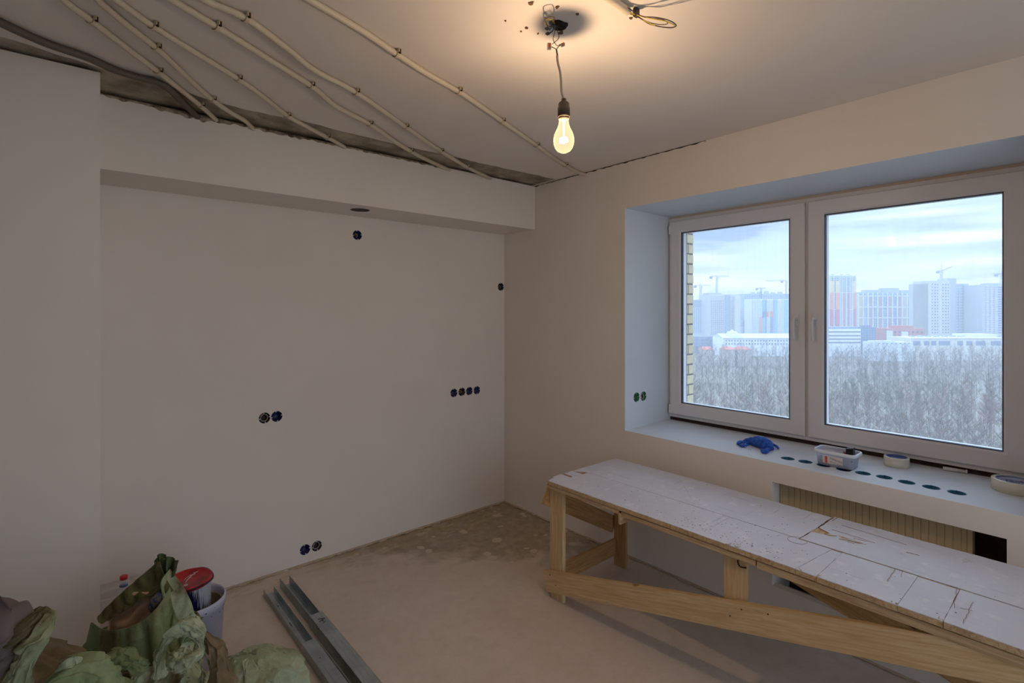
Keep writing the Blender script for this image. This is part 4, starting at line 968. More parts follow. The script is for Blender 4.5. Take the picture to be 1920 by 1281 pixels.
# paint can with a red lid and white runs down its blue wall
can = empty('paint_can', BC+Vector((-.006,-.002,.152))); tag(can, 'blue paint can with red lid and white drips, standing in the bucket', 'paint can')
CC = can.location.copy(); ch, cr = .252, .086
def drip_mat():
    m = bpy.data.materials.new('blue_can_white_drips'); m.use_nodes = True; nt = m.node_tree; b = nt.nodes['Principled BSDF']
    tcn = nd(nt, 'ShaderNodeTexCoord'); v = tcn.outputs['Object']; s = nd(nt, 'ShaderNodeSeparateXYZ'); nt.links.new(v, s.inputs[0])
    ang = nd(nt, 'ShaderNodeMath', operation='ARCTAN2'); nt.links.new(s.outputs[1], ang.inputs[0]); nt.links.new(s.outputs[0], ang.inputs[1])
    cb = nd(nt, 'ShaderNodeCombineXYZ'); nt.links.new(mth(nt, 'MULTIPLY', ang.outputs[0], 9.0), cb.inputs[0]); nt.links.new(mth(nt, 'MULTIPLY', s.outputs[2], 2.0), cb.inputs[1])
    runs = noisen(nt, cb.outputs[0], 2.6, 3, .6)
    side = nd(nt, 'ShaderNodeMath', operation='COSINE'); nt.links.new(mth(nt, 'SUBTRACT', ang.outputs[0], -.35), side.inputs[0])
    lvl = mth(nt, 'ADD', mth(nt, 'ADD', mth(nt, 'MULTIPLY', runs, 1.3), mth(nt, 'MULTIPLY', s.outputs[2], 2.6)), mth(nt, 'MULTIPLY', side.outputs[0], .55))
    f = ramp(nt, lvl, [(.985, (0,0,0,1)), (1.0, (1,1,1,1))])
    f = ramp(nt, mth(nt, 'SUBTRACT', lvl, .65), [(.66, (0,0,0,1)), (.68, (1,1,1,1))])
    nt.links.new(mixc(nt, f, (22,24,70), (206,206,214)), b.inputs['Base Color']); b.inputs['Roughness'].default_value = .35; return m
b = bmesh.new(); lathe(b, [(.001,.0),(cr-.004,.0),(cr-.002,.004),(cr,ch-.012),(cr+.003,ch-.010),(cr+.003,ch-.004)], Vector((0,0,0)), 48)
o = obj('can_wall', fixn(b), drip_mat(), can, True, world=False)
MRED = mat('red_lid', (190,36,40), .4, var=((150,24,34),30,4,.4,.6)); 
b = bmesh.new(); lathe(b, [(cr-.002,ch-.014),(cr+.0045,ch-.014),(cr+.006,ch-.002),(cr+.004,ch+.004),(cr-.002,ch+.004),(cr-.005,ch-.001),(.001,ch-.001)], Vector((0,0,0)), 48); ld = obj('lid', fixn(b), MRED, can, True, world=False)
b = bmesh.new(); MDUST = mat('white_dust_print', (206,176,170), .6)
for (P, r) in (([(-.028,-.022),(-.018,-.006),(.004,.012),(.034,.030),(.056,.036)],.0035), ([(-.02,.012),(.004,.026),(.026,.034)],.0022), ([(.006,.006),(.014,.020),(.018,.034)],.002), ([(-.052,-.02),(-.060,.002)],.0018), ([(.03,.018),(.040,.036),(.036,.044)],.0025)):
    tube(b, crom([Vector((x,y,ch-.0012)) for x, y in P], .004), lambda t, r=r: r*(1-.5*abs(2*t-1)), 5)
lathe(b, [(.010,ch-.0013),(.008,ch+.0002),(.001,ch+.0004)], Vector((-.034,-.034,0)), 10)
obj('dusty_print', fixn(b), MDUST, ld, world=False)
P = [Vector(((cr+.008)*math.cos(a), (cr+.008)*math.sin(a), ch-.006+.006*math.sin(a*3))) for a in [math.radians(-160+220*k/50) for k in range(51)]]
b = bmesh.new(); tube(b, P, .0034, 8); obj('wire_handle', fixn(b), mat('dark_handle', (30,28,52), .5), can, True, world=False)
for a in (-2.79, 1.05):
    b = bmesh.new(); lathe(b, [(.007,-.003),(.009,.003)], Vector(((cr+.008)*math.cos(a), (cr+.008)*math.sin(a), ch-.008)), 10, caps=True); obj('handle_ear', fixn(b), mat('dark_handle', (30,28,52), .5), can, False, world=False)
can.rotation_euler = (math.radians(3), math.radians(-2), .3)

# clear bottle and white foam board by the wall
bo = dp(232,1082,2.34); bp0 = Vector((bo.x,bo.y,0)); bz = bo.z+.006
bt = empty('plastic_bottle', bp0); tag(bt, 'clear plastic bottle with a red cap behind the green sack', 'bottle')
MPET = mat('clear_bottle_plastic', (214,216,220), .15, alpha=.28)
b = bmesh.new(); lathe(b, [(.001,.001),(.030,.001),(.034,.008),(.034,.10),(.031,.115),(.034,.13),(.034,bz-.11),(.028,bz-.075),(.014,bz-.040),(.0125,bz-.016)], bp0, 28); obj('bottle_body', fixn(b), MPET, bt, True)
b = bmesh.new(); lathe(b, [(.0145,bz-.016),(.0150,bz-.002),(.013,bz)], bp0, 20, caps=True); obj('cap', fixn(b), mat('red_cap', (196,40,48), .4), bt, True)
b = bmesh.new(); lathe(b, [(.0150,bz-.048),(.0165,bz-.046),(.0165,bz-.042),(.0150,bz-.040)], bp0, 20, caps=True); obj('neck_ring', fixn(b), mat('blue_ring', (50,74,130), .4), bt, True)
fb = empty('foam_board', (.20,3.34,0)); tag(fb, 'white foam packing block on the floor beside the left wall', 'packing foam')
pz = px(189,1112,'y',3.30).z
obj('foam_slab', bbox((.075,3.300,.0005), (.36,3.392,pz), .006), mat('white_foam', (206,198,196), .85, bump=(60,.5,.005)), fb)
obj('foam_lip', bbox((.075,3.285,.0005), (.30,3.301,pz-.035), .005), mat('white_foam', (206,198,196), .85), fb)

# ------------------------------------------------------------------ rubble sacks
def sack_mat(name, c1, c2, dirt, sc=1.0):
    m = bpy.data.materials.new(name); m.use_nodes = True; nt = m.node_tree; b = nt.nodes['Principled BSDF']
    tcn = nd(nt, 'ShaderNodeTexCoord'); v = tcn.outputs['Object']
    c = mixc(nt, ramp(nt, noisen(nt, v, 6*sc, 5, .6), [(.35, (0,0,0,1)), (.66, (1,1,1,1))]), c1, c2)
    c = mixc(nt, mth(nt, 'MULTIPLY', ramp(nt, noisen(nt, mapn(nt, v, (1,1,1), (4,2,7)), 5.5*sc, 5, .6), [(.50, (0,0,0,1)), (.62, (1,1,1,1))]), .8), c, dirt)
    wv = nd(nt, 'ShaderNodeTexWave'); wv.inputs['Scale'].default_value = 120; wv.bands_direction = 'Z'; nt.links.new(v, wv.inputs['Vector'])
    w2 = nd(nt, 'ShaderNodeTexWave'); w2.inputs['Scale'].default_value = 120; w2.bands_direction = 'X'; nt.links.new(v, w2.inputs['Vector'])
    h = mth(nt, 'ADD', wv.outputs['Fac'], w2.outputs['Fac'])
    bn = nd(nt, 'ShaderNodeBump'); bn.inputs['Strength'].default_value = .12; bn.inputs['Distance'].default_value = .002; nt.links.new(h, bn.inputs['Height'])
    b2 = nd(nt, 'ShaderNodeBump'); b2.inputs['Strength'].default_value = .6; b2.inputs['Distance'].default_value = .012
    nt.links.new(noisen(nt, v, 22, 4, .55, .8), b2.inputs['Height']); nt.links.new(bn.outputs[0], b2.inputs['Normal'])
    nt.links.new(b2.outputs[0], b.inputs['Normal']); nt.links.new(c, b.inputs['Base Color']); b.inputs['Roughness'].default_value = .65
    b.inputs['Specular IOR Level'].default_value = .3; return m
MSG = sack_mat('green_woven_sack', (140,154,112), (108,120,78), (104,84,50))
MSP = sack_mat('pale_green_sack', (172,180,150), (142,150,116), (96,74,46))
MSB = sack_mat('brown_dusty_sack', (130,112,86), (104,90,64), (88,84,56))
MPAP = mat('brown_paper', (212,176,144), .8, var=((188,152,122),8,4,.4,.65), bump=(30,.4,.006))
def foot(u, d): c = dp(u,1200,d); return Vector((c.x,c.y,0))
Z = Vector((0,0,1))
# leftmost brown sack
c = foot(-42, 1.42)
sA = empty('rubble_sack', c); tag(sA, 'slumped brown rubble sack at the left edge of the pile', 'sack')
cloth_obj('sack_cloth', section_rings([(c+Z*.004,.12,.13),(c+Z*.15,.20,.17),(c+Z*.38,.215,.18),(c+RT*.03+Z*.56,.235,.17),(c+RT*.05+Z*.67,.20,.13),(c+RT*.04+Z*.72,.11,.07),(c+RT*.02+Z*.735,.02,.015)], 72, 54, 1.3), MSB, sA, folds=(6,.07,.6,.13), pins=(0,1,-1), grow=.25, out=.02, grav=.4, seed=1)
cloth_obj('pale_fold', lump_rings([dp(92,1156,1.35),dp(84,1172,1.30),dp(66,1196,1.27),dp(52,1222,1.26),dp(40,1255,1.26),dp(30,1290,1.27)], [.010,.026,.030,.028,.030,.026], 28, 34), MSP, sA, folds=(5,.22,1.2,.25), pins=(0,-1), grow=.3, out=.005, grav=.2, seed=2)
cloth_obj('rolled_edge', lump_rings([dp(-8,1250,1.28),dp(14,1222,1.27),dp(36,1196,1.27),dp(56,1170,1.29),dp(78,1152,1.34)], [.02,.032,.036,.030,.014], 28, 34), MSB, sA, folds=(5,.22,1.2,.25), pins=(0,-1), grow=.3, out=.005, grav=.2, seed=3)
cloth_obj('grey_fold', lump_rings([dp(-60,1150,1.36),dp(-20,1156,1.32),dp(4,1172,1.28),dp(4,1210,1.26),dp(-20,1260,1.26)], [.02,.045,.05,.045,.03], 28, 30), mat('grey_cloth', (110,100,98), .8), sA, folds=(5,.22,1.2,.25), pins=(0,-1), grow=.25, out=.005, grav=.2, seed=4)
# tall green sack with a peak, its rim lifted like a handle
c = foot(268, 1.93)
sB = empty('rubble_sack', c); tag(sB, 'tall green woven sack with a pointed gathered corner', 'sack')
cloth_obj('sack_cloth', section_rings([(c+Z*.004,.12,.11),(c+Z*.12,.18,.15),(c+Z*.32,.185,.155),(c+Z*.43,.18,.145),(c+RT*.04+Z*.475,.15,.11),(dp(322,1180,1.93),.085,.075),(dp(327,1148,1.94),.072,.056),(dp(323,1116,1.945),.056,.040),(dp(316,1090,1.95),.040,.028),(dp(309,1068,1.95),.026,.018),(dp(310,1052,1.95),.028,.012),(dp(311,1046,1.95),.024,.006)], 84, 90, 4.1), MSG, sB, folds=(15,.11,.3,.10), pins=(0,1,-1,-2,-3), grow=.20, out=.010, grav=.3, seed=5)
cloth_obj('lifted_rim', strip_rings([dp(300,1050,1.93),dp(276,1070,1.92),dp(250,1092,1.90),dp(222,1117,1.88),dp(196,1142,1.86),dp(183,1157,1.85)], [dp(326,1108,1.90),dp(300,1118,1.88),dp(270,1121,1.87),dp(242,1140,1.86),dp(214,1157,1.85),dp(192,1170,1.84)], 16, 52, .010), sack_mat('olive_sack_lining', (100,98,60), (78,76,42), (92,72,44)), sB, closed=False, pins=(0,-1), grow=.10, grav=.1, stiff=.5, seed=6)
cloth_obj('front_rim', strip_rings([dp(172,1166,1.86),dp(200,1181,1.79),dp(240,1176,1.77),dp(278,1155,1.78),dp(302,1128,1.81),dp(318,1100,1.87)], [dp(168,1235,1.84),dp(200,1262,1.74),dp(245,1262,1.72),dp(290,1250,1.73),dp(330,1225,1.76),dp(354,1185,1.84)], 24, 52, .02), MSG, sB, closed=False, pins=(0,-1), grow=.12, grav=.4, seed=7)
cloth_obj('side_drape', strip_rings([dp(318,1066,1.93),dp(334,1086,1.93),dp(350,1110,1.93),dp(362,1140,1.94),dp(371,1175,1.95),dp(374,1215,1.97)], [dp(302,1096,1.87),dp(305,1130,1.85),dp(302,1160,1.83),dp(300,1185,1.81),dp(305,1210,1.79),dp(312,1245,1.79)], 24, 36, .02), MSP, sB, closed=False, pins=(0,-1), grow=.12, grav=.3, seed=8)
b = bmesh.new(); rows = []
tips = [(290,1068),(291,1052),(296,1041),(302,1037),(308,1041),(315,1043),(321,1046),(328,1048),(333,1052),(331,1064)]
tp = crom([dp(u, v, 1.935+.016*math.sin(i*2.1)) for i, (u, v) in enumerate(tips)], .004)
bs = crom([dp(293+i*3.9, 1084+2*math.sin(i*1.3), 1.935+.018*math.sin(i*2.1+.4)) for i in range(10)], .004)
def rs(P, m): return [P[min(len(P)-1, int(i/(m-1)*(len(P)-1)))] for i in range(m)]
tp, bs = rs(tp, 70), rs(bs, 70)
for r in range(12):
    t = r/11; rows.append([b.verts.new(bs[i].lerp(tp[i], t)+FW*(.006*math.sin(i*.42+t)+.004*noise.noise(Vector((i*.3,t*3,0))))) for i in range(70)])
for r in range(11):
    for i in range(69): b.faces.new((rows[r][i], rows[r][i+1], rows[r+1][i+1], rows[r+1][i]))
bmesh.ops.solidify(b, geom=b.faces[:], thickness=.0022); obj('torn_tip', fixn(b), MSG, sB, True)
# paper bag inside the sack
pb = empty('paper_bag', dp(255,1160,1.93)); tag(pb, 'brown paper bag with blue print inside the tall green sack', 'paper bag')
cloth_obj('paper_sheet', section_rings([(dp(250,1215,1.90),.08,.05),(dp(250,1180,1.90),.095,.055),(dp(252,1150,1.905),.09,.045),(dp(265,1120,1.91),.072,.03),(dp(270,1106,1.91),.050,.014)], 40, 24, 3), MPAP, pb, pins=(0,-1), grow=.10, out=.008, grav=.2, stiff=.6, seed=9)
b = lump([dp(288,1146,1.865), dp(292,1134,1.860), dp(297,1122,1.862), dp(302,1112,1.868)], [.010,.022,.024,.010], 24, .004, .9); crumple(b, .003, 50, 3); obj('printed_corner', b, mat('grey_print_paper', (116,112,108), .8, var=((54,70,124),60,3,.48,.56)), pb, True)
# front sack with the twisted swirl
c = foot(318, 1.58)
sC = empty('rubble_sack', c); tag(sC, 'front pale green sack closed with a twisted swirl of cloth', 'sack')
cloth_obj('sack_cloth', section_rings([(c+Z*.004,.11,.11),(c+Z*.12,.165,.15),(c+Z*.30,.16,.14),(c+RT*.01+Z*.43,.135,.115),(c+RT*.02+Z*.52,.09,.075),(c+RT*.03+Z*.58,.045,.035),(c+RT*.035+Z*.60,.02,.015)], 72, 54, 8.8), MSP, sC, folds=(11,.13,.9,.12), pins=(0,1,-1), grow=.28, out=.020, grav=.4, seed=10)
cloth_obj('twisted_swirl', lump_rings([dp(300,1262,1.48),dp(297,1238,1.46),dp(305,1210,1.45),dp(320,1187,1.45),dp(341,1173,1.46),dp(361,1177,1.47),dp(372,1197,1.48),dp(374,1222,1.49)], [.016,.022,.022,.020,.026,.028,.022,.010], 34, 56), MSP, sC, folds=(5,.30,2.2,.22), pins=(0,-1), grow=.45, out=.007, grav=.1, seed=11)
cloth_obj('knotted_end', lump_rings([dp(312,1232,1.45),dp(326,1238,1.43),dp(345,1240,1.42),dp(362,1232,1.43),dp(374,1226,1.45)], [.012,.026,.032,.028,.008], 36, 36), MSP, sC, folds=(5,.28,1.6,.35), pins=(0,-1), grow=.45, out=.008, grav=.1, seed=12)
for k, (P, rr) in enumerate([([(368,1178),(392,1200),(410,1238),(418,1295)],.028), ([(374,1215),(394,1246),(400,1276),(402,1315)],.016), ([(300,1250),(275,1262),(250,1285),(235,1315)],.028), ([(346,1262),(342,1290),(338,1320)],.028), ([(376,1236),(380,1266),(376,1315)],.018)]):
    cloth_obj('pleat', lump_rings([dp(u, v, 1.51+.01*k-(.0004*(v-1180))) for u, v in P], [rr*.4,rr*.9,rr*1.1,rr*1.2], 24, 32), MSB if k == 0 else MSP, sC, folds=(5,.26,1.1,.2), pins=(0,-1), grow=.35, out=.006, grav=.1, seed=20+k)
# low sack on the right, brown stained
c = foot(492, 2.08)
sD = empty('rubble_sack', c); tag(sD, 'low flat pale sack with a brown stain, right end of the pile', 'sack')
cloth_obj('sack_cloth', section_rings([(c+Z*.004,.14,.13),(c+Z*.07,.175,.16),(c+RT*-.01+Z*.16,.165,.15),(c+RT*-.03+Z*.225,.13,.11),(c+RT*-.05+Z*.265,.06,.05)], 72, 44, 12.4), MSP, sD, folds=(9,.09,.8,.20), pins=(0,), grow=.30, out=.022, grav=.5, seed=13)
cloth_obj('hem', lump_rings([dp(418,1238,1.98),dp(440,1230,1.97),dp(465,1226,1.98),dp(484,1222,2.0)], [.010,.014,.014,.008], 20, 30), MSP, sD, pins=(0,-1), grow=.35, out=.008, grav=.2, seed=14)
# loose piece of sacking over the front, bottom left
sE = empty('loose_sacking', dp(150,1275,1.36)); tag(sE, 'loose olive piece of sacking lying over the sacks, bottom left', 'sacking')
cloth_obj('gathered_neck', lump_rings([dp(112,1270,1.30),dp(122,1248,1.28),dp(134,1241,1.28),dp(148,1252,1.29),dp(166,1258,1.32)], [.010,.020,.022,.018,.010], 26, 34), MSP, sE, folds=(6,.24,1.5,.30), pins=(0,-1), grow=.35, out=.006, grav=.1, seed=15)
cloth_obj('spread_fold', lump_rings([dp(110,1330,1.28),dp(118,1285,1.28),dp(150,1270,1.30),dp(190,1280,1.33),dp(220,1310,1.36)], [.03,.045,.048,.042,.03], 34, 42), MSG, sE, folds=(6,.24,1.5,.30), pins=(0,-1), grow=.35, out=.008, grav=.2, seed=16)
cloth_obj('rolled_fold', lump_rings([dp(165,1268,1.38),dp(190,1248,1.39),dp(222,1236,1.41),dp(250,1240,1.42),dp(268,1256,1.43)], [.02,.03,.032,.028,.014], 30, 42), MSG, sE, folds=(6,.24,1.5,.30), pins=(0,-1), grow=.35, out=.007, grav=.2, seed=17)
# ================================================================== outside the window
GZ = -45.0
def world_box(root, name, lo, hi, m, parent=None): return obj(name, bbox(lo, hi), m, parent or root, world=False)
tag(obj('ground', bbox((-2500,-2500,GZ-2), (2500,2500,GZ)), mat('woodland_floor', (120,108,90), .95, var=((142,132,112), .02, 6, .4, .6))), kind='structure')

# yellow brick return of the outer wall beside the window, brick by brick
MBR = mat('yellow_brick', (230,212,176), .8, var=((214,194,154), 14, 5, .35, .65), bump=(40,.4,.006))
ow = obj('wall_outer', bbox((3.562,2.100,-1.2), (3.650,3.6,3.4)), mat('brick_mortar', (120,116,112), .95, bump=(60,.5,.004))); tag(ow, 'mortar core of the outer brick wall beside the window', kind='structure')
bmeshes = {}
def brick(x0, x1, y0, y1, z):
    key = (round(x1-x0, 4), round(y1-y0, 4))
    if key not in bmeshes:
        b = bbox((0,0,0), (key[0],key[1],.065), .003, 1); me = bpy.data.meshes.new('brick'); b.to_mesh(me); b.free(); me.materials.append(MBR); bmeshes[key] = me
    o = bpy.data.objects.new('brick', bmeshes[key]); COL.objects.link(o); o.location = (x0,y0,z); o.parent = ow
z = -.30; k = 0
while z < 3.1:
    j = random.uniform(-.0015,.0015)
    if k % 2 == 0: brick(3.5625, 3.652+j, 2.095+j, 2.215, z)
    else:
        brick(3.5625, 3.575, 2.096, 2.150, z); brick(3.585, 3.652+j, 2.095+j, 2.345, z)
    z += .077; k += 1

# ---- woodland of bare trees
MBARK = mat('grey_brown_twigs', (122,106,86), .9, coords='Object', var=((104,94,80), .6, 3, .4, .6))
MBARK2 = mat('reddish_twigs', (138,112,98), .9)
MBIRCH = mat('birch_bark', (184,180,172), .8, var=((120,112,104), 1.2, 4, .5, .62))
MEVER = mat('pine_needles', (92,104,80), .9, var=((112,122,96), .5, 4, .4, .6))
def bare_tree(seed, hgt, spread, m, twigs=1.0):
    r = random.Random(seed); V, F, MI = [], [], []
    def stick(a, b, ra, rb, mi, n=3):
        d = (b-a).normalized(); u = d.orthogonal().normalized(); v = d.cross(u); base_ = len(V)
        for (c, rr) in ((a, ra), (b, rb)):
            for i in range(n):
                t = 2*math.pi*i/n; V.append(c+u*(rr*math.cos(t))+v*(rr*math.sin(t)))
        for i in range(n): F.append((base_+i, base_+(i+1)%n, base_+n+(i+1)%n, base_+n+i)); MI.append(mi)
    def sliver(a, b, half):
        d = (b-a).normalized(); u = d.cross(Vector((r.uniform(-1,1), r.uniform(-1,1), r.uniform(-1,1)))).normalized()*half; k0 = len(V)
        V.extend((a-u, a+u, b)); F.append((k0, k0+1, k0+2)); MI.append(1)
    top = Vector((r.uniform(-.6,.6), r.uniform(-.6,.6), hgt)); mid = Vector((r.uniform(-.3,.3), r.uniform(-.3,.3), hgt*.5))
    stick(Vector((0,0,0)), mid, .10, .07, 0, 4); stick(mid, top, .07, .02, 0, 3)
    for k in range(int(15)):
        t = .32+.66*k/14; s = mid.lerp(top, (t-.5)*2) if t > .5 else Vector((0,0,0)).lerp(mid, t*2)
        a = r.uniform(0, 6.28); L = spread*(1.15-t)*r.uniform(.7,1.2)+.6; d = Vector((math.cos(a), math.sin(a), r.uniform(.7,1.5))).normalized()
        e = s+d*L; stick(s, e, .035, .015, 1)
        for q in range(int(9*twigs)):
            s2 = s.lerp(e, r.uniform(.2,1)); d2 = (d+Vector((r.uniform(-.8,.8), r.uniform(-.8,.8), r.uniform(-.1,.9)))).normalized(); e2 = s2+d2*r.uniform(.8,2.0); sliver(s2, e2, .035)
            for w_ in range(int(4*twigs)):
                s3 = s2.lerp(e2, r.uniform(.2,1)); sliver(s3, s3+(d2+Vector((r.uniform(-.9,.9), r.uniform(-.9,.9), r.uniform(-.2,.9)))).normalized()*r.uniform(.5,1.3), .028)
    return V, F, MI
def conifer(seed, hgt):
    r = random.Random(seed); V, F, MI = [], [], []
    for i in range(6):
        t = 2*math.pi*i/6; V.append(Vector((.15*math.cos(t), .15*math.sin(t), 0))); V.append(Vector((.03*math.cos(t), .03*math.sin(t), hgt)))
    for i in range(6): F.append((2*i, (2*i+2) % 12, (2*i+3) % 12, 2*i+1)); MI.append(0)
    for k in range(900):
        t = r.uniform(.15,1); R_ = 2.6*(1.02-t)+.2; a = r.uniform(0, 6.28); p = Vector((math.cos(a)*R_*r.uniform(.1,1), math.sin(a)*R_*r.uniform(.1,1), hgt*t)); d = Vector((math.cos(a+r.uniform(-.6,.6)), math.sin(a+r.uniform(-.6,.6)), r.uniform(-.5,.2)))*.55
        u = Vector((-d.y, d.x, r.uniform(-.3,.3)))*.28; k0 = len(V); V.extend((p-u, p+u, p+d)); F.append((k0, k0+1, k0+2)); MI.append(1)
    return V, F, MI
def tmesh(name, data, mats):
    me = bpy.data.meshes.new(name); me.from_pydata([tuple(v) for v in data[0]], [], data[1]); me.polygons.foreach_set('material_index', data[2])
    for m in mats: me.materials.append(m)
    return me
TREES = [tmesh('bare_tree', bare_tree(s, h, sp, None), mats) for s, h, sp, mats in
         ((1,17,4.2,(MBARK,MBARK)), (2,19,3.4,(MBIRCH,MBARK2)), (3,15.5,4.6,(MBARK,MBARK)), (4,18,3.0,(MBIRCH,MBARK)), (5,16,4.0,(MBARK,MBARK2)), (6,20,3.6,(MBARK,MBARK)))]
PINES = [tmesh('pine_tree', conifer(s, h), (MBARK, MEVER)) for s, h in ((1,13),(2,16))]
pts = []
R0 = random.Random(11)
d = 96.0
while d < 455:
    step = 5.6+d*.012
    u = 1225+R0.uniform(0, 40)
    while u < 1960:
        dd = d+R0.uniform(-2.6,2.6); p = dp(u, 582, dd); pts.append((dd, u, p.x, p.y)); u += step*FPX/d*R0.uniform(.75,1.3)
    d += step*.85
near_pts = sorted(pts)[:300]; far_pts = sorted(pts)[300:]
gr = 'bare trees of the woodland below the window'
for i, (dd, u, x, y) in enumerate(near_pts):
    k = R0.randrange(6)
    o = bpy.data.objects.new('bare_tree', TREES[k]); COL.objects.link(o); o.location = (x, y, GZ); o.rotation_euler = (0,0,R0.uniform(0,6.28)); s = R0.uniform(.85,1.12); o.scale = (s,s,s)
    tag(o, 'bare leafless tree in the grey woodland below the window', 'tree', gr)
for (u, dd) in ((1600,245),(1622,262),(1585,232),(1640,300),(1668,290),(1562,130),(1548,128),(1690,210),(1705,330),(1720,222),(1756,270),(1392,300),(1420,330),(1410,240)):
    p = dp(u, 582, dd); o = bpy.data.objects.new('pine_tree', PINES[R0.randrange(2)]); COL.objects.link(o); o.location = (p.x, p.y, GZ); s = R0.uniform(.95,1.15); o.scale = (s,s,s); o.rotation_euler = (0,0,R0.uniform(0,6))
    tag(o, 'green pine standing among the bare grey trees of the woodland', 'tree', 'pines among the bare woodland')
# the rest of the woodland, too many to count: one mesh of lighter trees
LOW = [bare_tree(20+k, 16+k, 4, None, .62) for k in range(4)]
LV = [np.array([tuple(v) for v in l[0]]) for l in LOW]
VV, FF, MM, off = [], [], [], 0
for (dd, u, x, y) in far_pts:
    k = R0.randrange(4); a = R0.uniform(0, 6.28); s = R0.uniform(.85,1.15); v = LV[k]*s
    q = np.empty_like(v); q[:,0] = v[:,0]*math.cos(a)-v[:,1]*math.sin(a)+x; q[:,1] = v[:,0]*math.sin(a)+v[:,1]*math.cos(a)+y; q[:,2] = v[:,2]+GZ
    VV.append(q); FF.extend([tuple(i+off for i in f) for f in LOW[k][1]]); off += len(v)
me = bpy.data.meshes.new('distant_woodland'); me.from_pydata(np.concatenate(VV).tolist(), [], FF); me.materials.append(MBARK)
o = bpy.data.objects.new('distant_woodland', me); COL.objects.link(o); tag(o, 'far part of the bare grey woodland reaching to the buildings', 'woodland', kind='stuff')
print('trees', len(near_pts), len(far_pts), len(FF))

# ---- buildings: each stands on the ground at its own distance; local x along the facade, y away from us
def C_(c, r=.85): return mat('facade_%d_%d_%d' % c, c, r)
_mc = {}
def MC(c):
    if c not in _mc: _mc[c] = C_(c)
    return _mc[c]
GLASSD = mat('dark_window_glass', (66,82,108), .25); GLASSM = mat('grey_window_glass', (98,116,140), .3)
class Bld:
    def __init__(s, name, label, cat, u0, u1, vtop, depth, thick, wall, turn=0.0, vbase=None):
        s.w = (u1-u0)*depth/FPX; c = dp((u0+u1)/2, 582, depth); s.h = EYE.z+(582-vtop)*depth/FPX-GZ; s.t = thick
        s.root = empty(name, (c.x, c.y, GZ), -YAW+turn); tag(s.root, label, cat); s.depth = depth
        s.box('walls', -s.w/2, s.w/2, 0, s.h, 0, thick, MC(wall))
    def box(s, name, x0, x1, z0, z1, y0, y1, m): return obj(name, bbox((x0,y0,z0), (x1,y1,z1)), m, s.root, world=False)
    def z(s, v): return EYE.z+(582-v)*s.depth/FPX-GZ
    def grid(s, nx, nz, x0, x1, z0, z1, fx=.55, fz=.55, m=None, name='windows', side=False):
        b = bmesh.new()
        for i in range(nx):
            for j in range(nz):
                cx = x0+(i+.5)*(x1-x0)/nx; cz = z0+(j+.5)*(z1-z0)/nz; hx = (x1-x0)/nx*fx/2; hz = (z1-z0)/nz*fz/2
                if side: box(b, (s.w/2-.2 if side > 0 else -s.w/2-.15, cx-hx, cz-hz), (s.w/2+.15 if side > 0 else -s.w/2+.2, cx+hx, cz+hz))
                else: box(b, (cx-hx, -.15, cz-hz), (cx+hx, .2, cz+hz))
        o = obj(name, fixn(b), m or GLASSM, s.root, world=False); o['kind'] = 'stuff'; return o
    def bands(s, name, zs, x0, x1, th, m, y=-.35):
        b = bmesh.new()
        for z_ in zs: box(b, (x0, y, z_-th/2), (x1, .2, z_+th/2))
        o = obj(name, fixn(b), m, s.root, world=False); return o
    def piers(s, name, xs, z0, z1, th, m, y=-.4):
        b = bmesh.new()
        for x_ in xs: box(b, (x_-th/2, y, z0), (x_+th/2, .2, z1))
        return obj(name, fixn(b), m, s.root, world=False)
def lerpn(a, b, n): return [a+(b-a)*i/(n-1) for i in range(n)]
WHT = MC((226,228,232))
# right pane, left to right
t = Bld('tower_block', 'tall tower block banded yellow, orange and red, right pane left edge', 'building', 1553, 1607, 517, 660, 24, (176,186,200), .12)
w_, h_ = t.w, t.h
zs = [t.z(612), t.z(580), t.z(549), t.z(527)]
for (a, b_, c) in ((0,1,(196,96,104)), (1,2,(228,142,96)), (2,3,(232,206,132))):
    for (xa, xb) in ((-.5,-.36),(-.27,-.13),(.40,.5)): t.box('coloured_panel', xa*w_, xb*w_, zs[a], zs[b_], -.5, .1, MC(c))
for xx in (.02, .20): t.box('coloured_panel', xx*w_, (xx+.05)*w_, zs[0], zs[2], -.5, .1, MC((206,120,108)))
t.grid(9, 26, -.44*w_, .46*w_, zs[0], h_-2.5, .46, .5, GLASSD)
t.piers('white_piers', [x*w_ for x in (-.5,-.33,-.10,.0,.12,.30,.38,.5)], 0, h_-1, .7, WHT); t.bands('white_bands', zs[:3], -.5*w_, .5*w_, .7, WHT)
t.box('roof_parapet', -.5*w_, .5*w_, h_-.6, h_+.9, -.3, 24, WHT)
for xx in (-.3, .05, .3): t.box('roof_vent', xx*w_, xx*w_+2, h_, h_+2.2, 4, 7, MC((150,156,164)))
s = Bld('slab_block', 'wide apartment slab with a white grid over blue and rust panels', 'building', 1611, 1735, 548, 720, 18, (158,174,196), -.05)
w_, h_ = s.w, s.h; cols = lerpn(-w_/2, w_/2, 15)
for i, c in enumerate(((216,176,128),(150,164,190),(178,132,136),(150,166,192),(178,132,136),(150,164,190),(186,136,134),(152,166,190),(176,128,132),(190,180,150),(186,134,120),(152,168,192),(150,164,190),(150,164,190))):
    if i % 2 == 0 or i in (1,9): s.box('coloured_panel', cols[i]+1.4, cols[i+1]-1.4, s.z(625), s.z(556), -.3, .1, MC(c))
s.grid(28, 20, -w_/2+1, w_/2-1, s.z(628), s.z(551), .52, .55, GLASSD); s.piers('white_piers', cols, 0, s.z(549), 1.5, WHT, -.7); s.bands('white_bands', [s.z(v) for v in (555,576,596)], -w_/2, w_/2, 1.3, WHT, -.7)
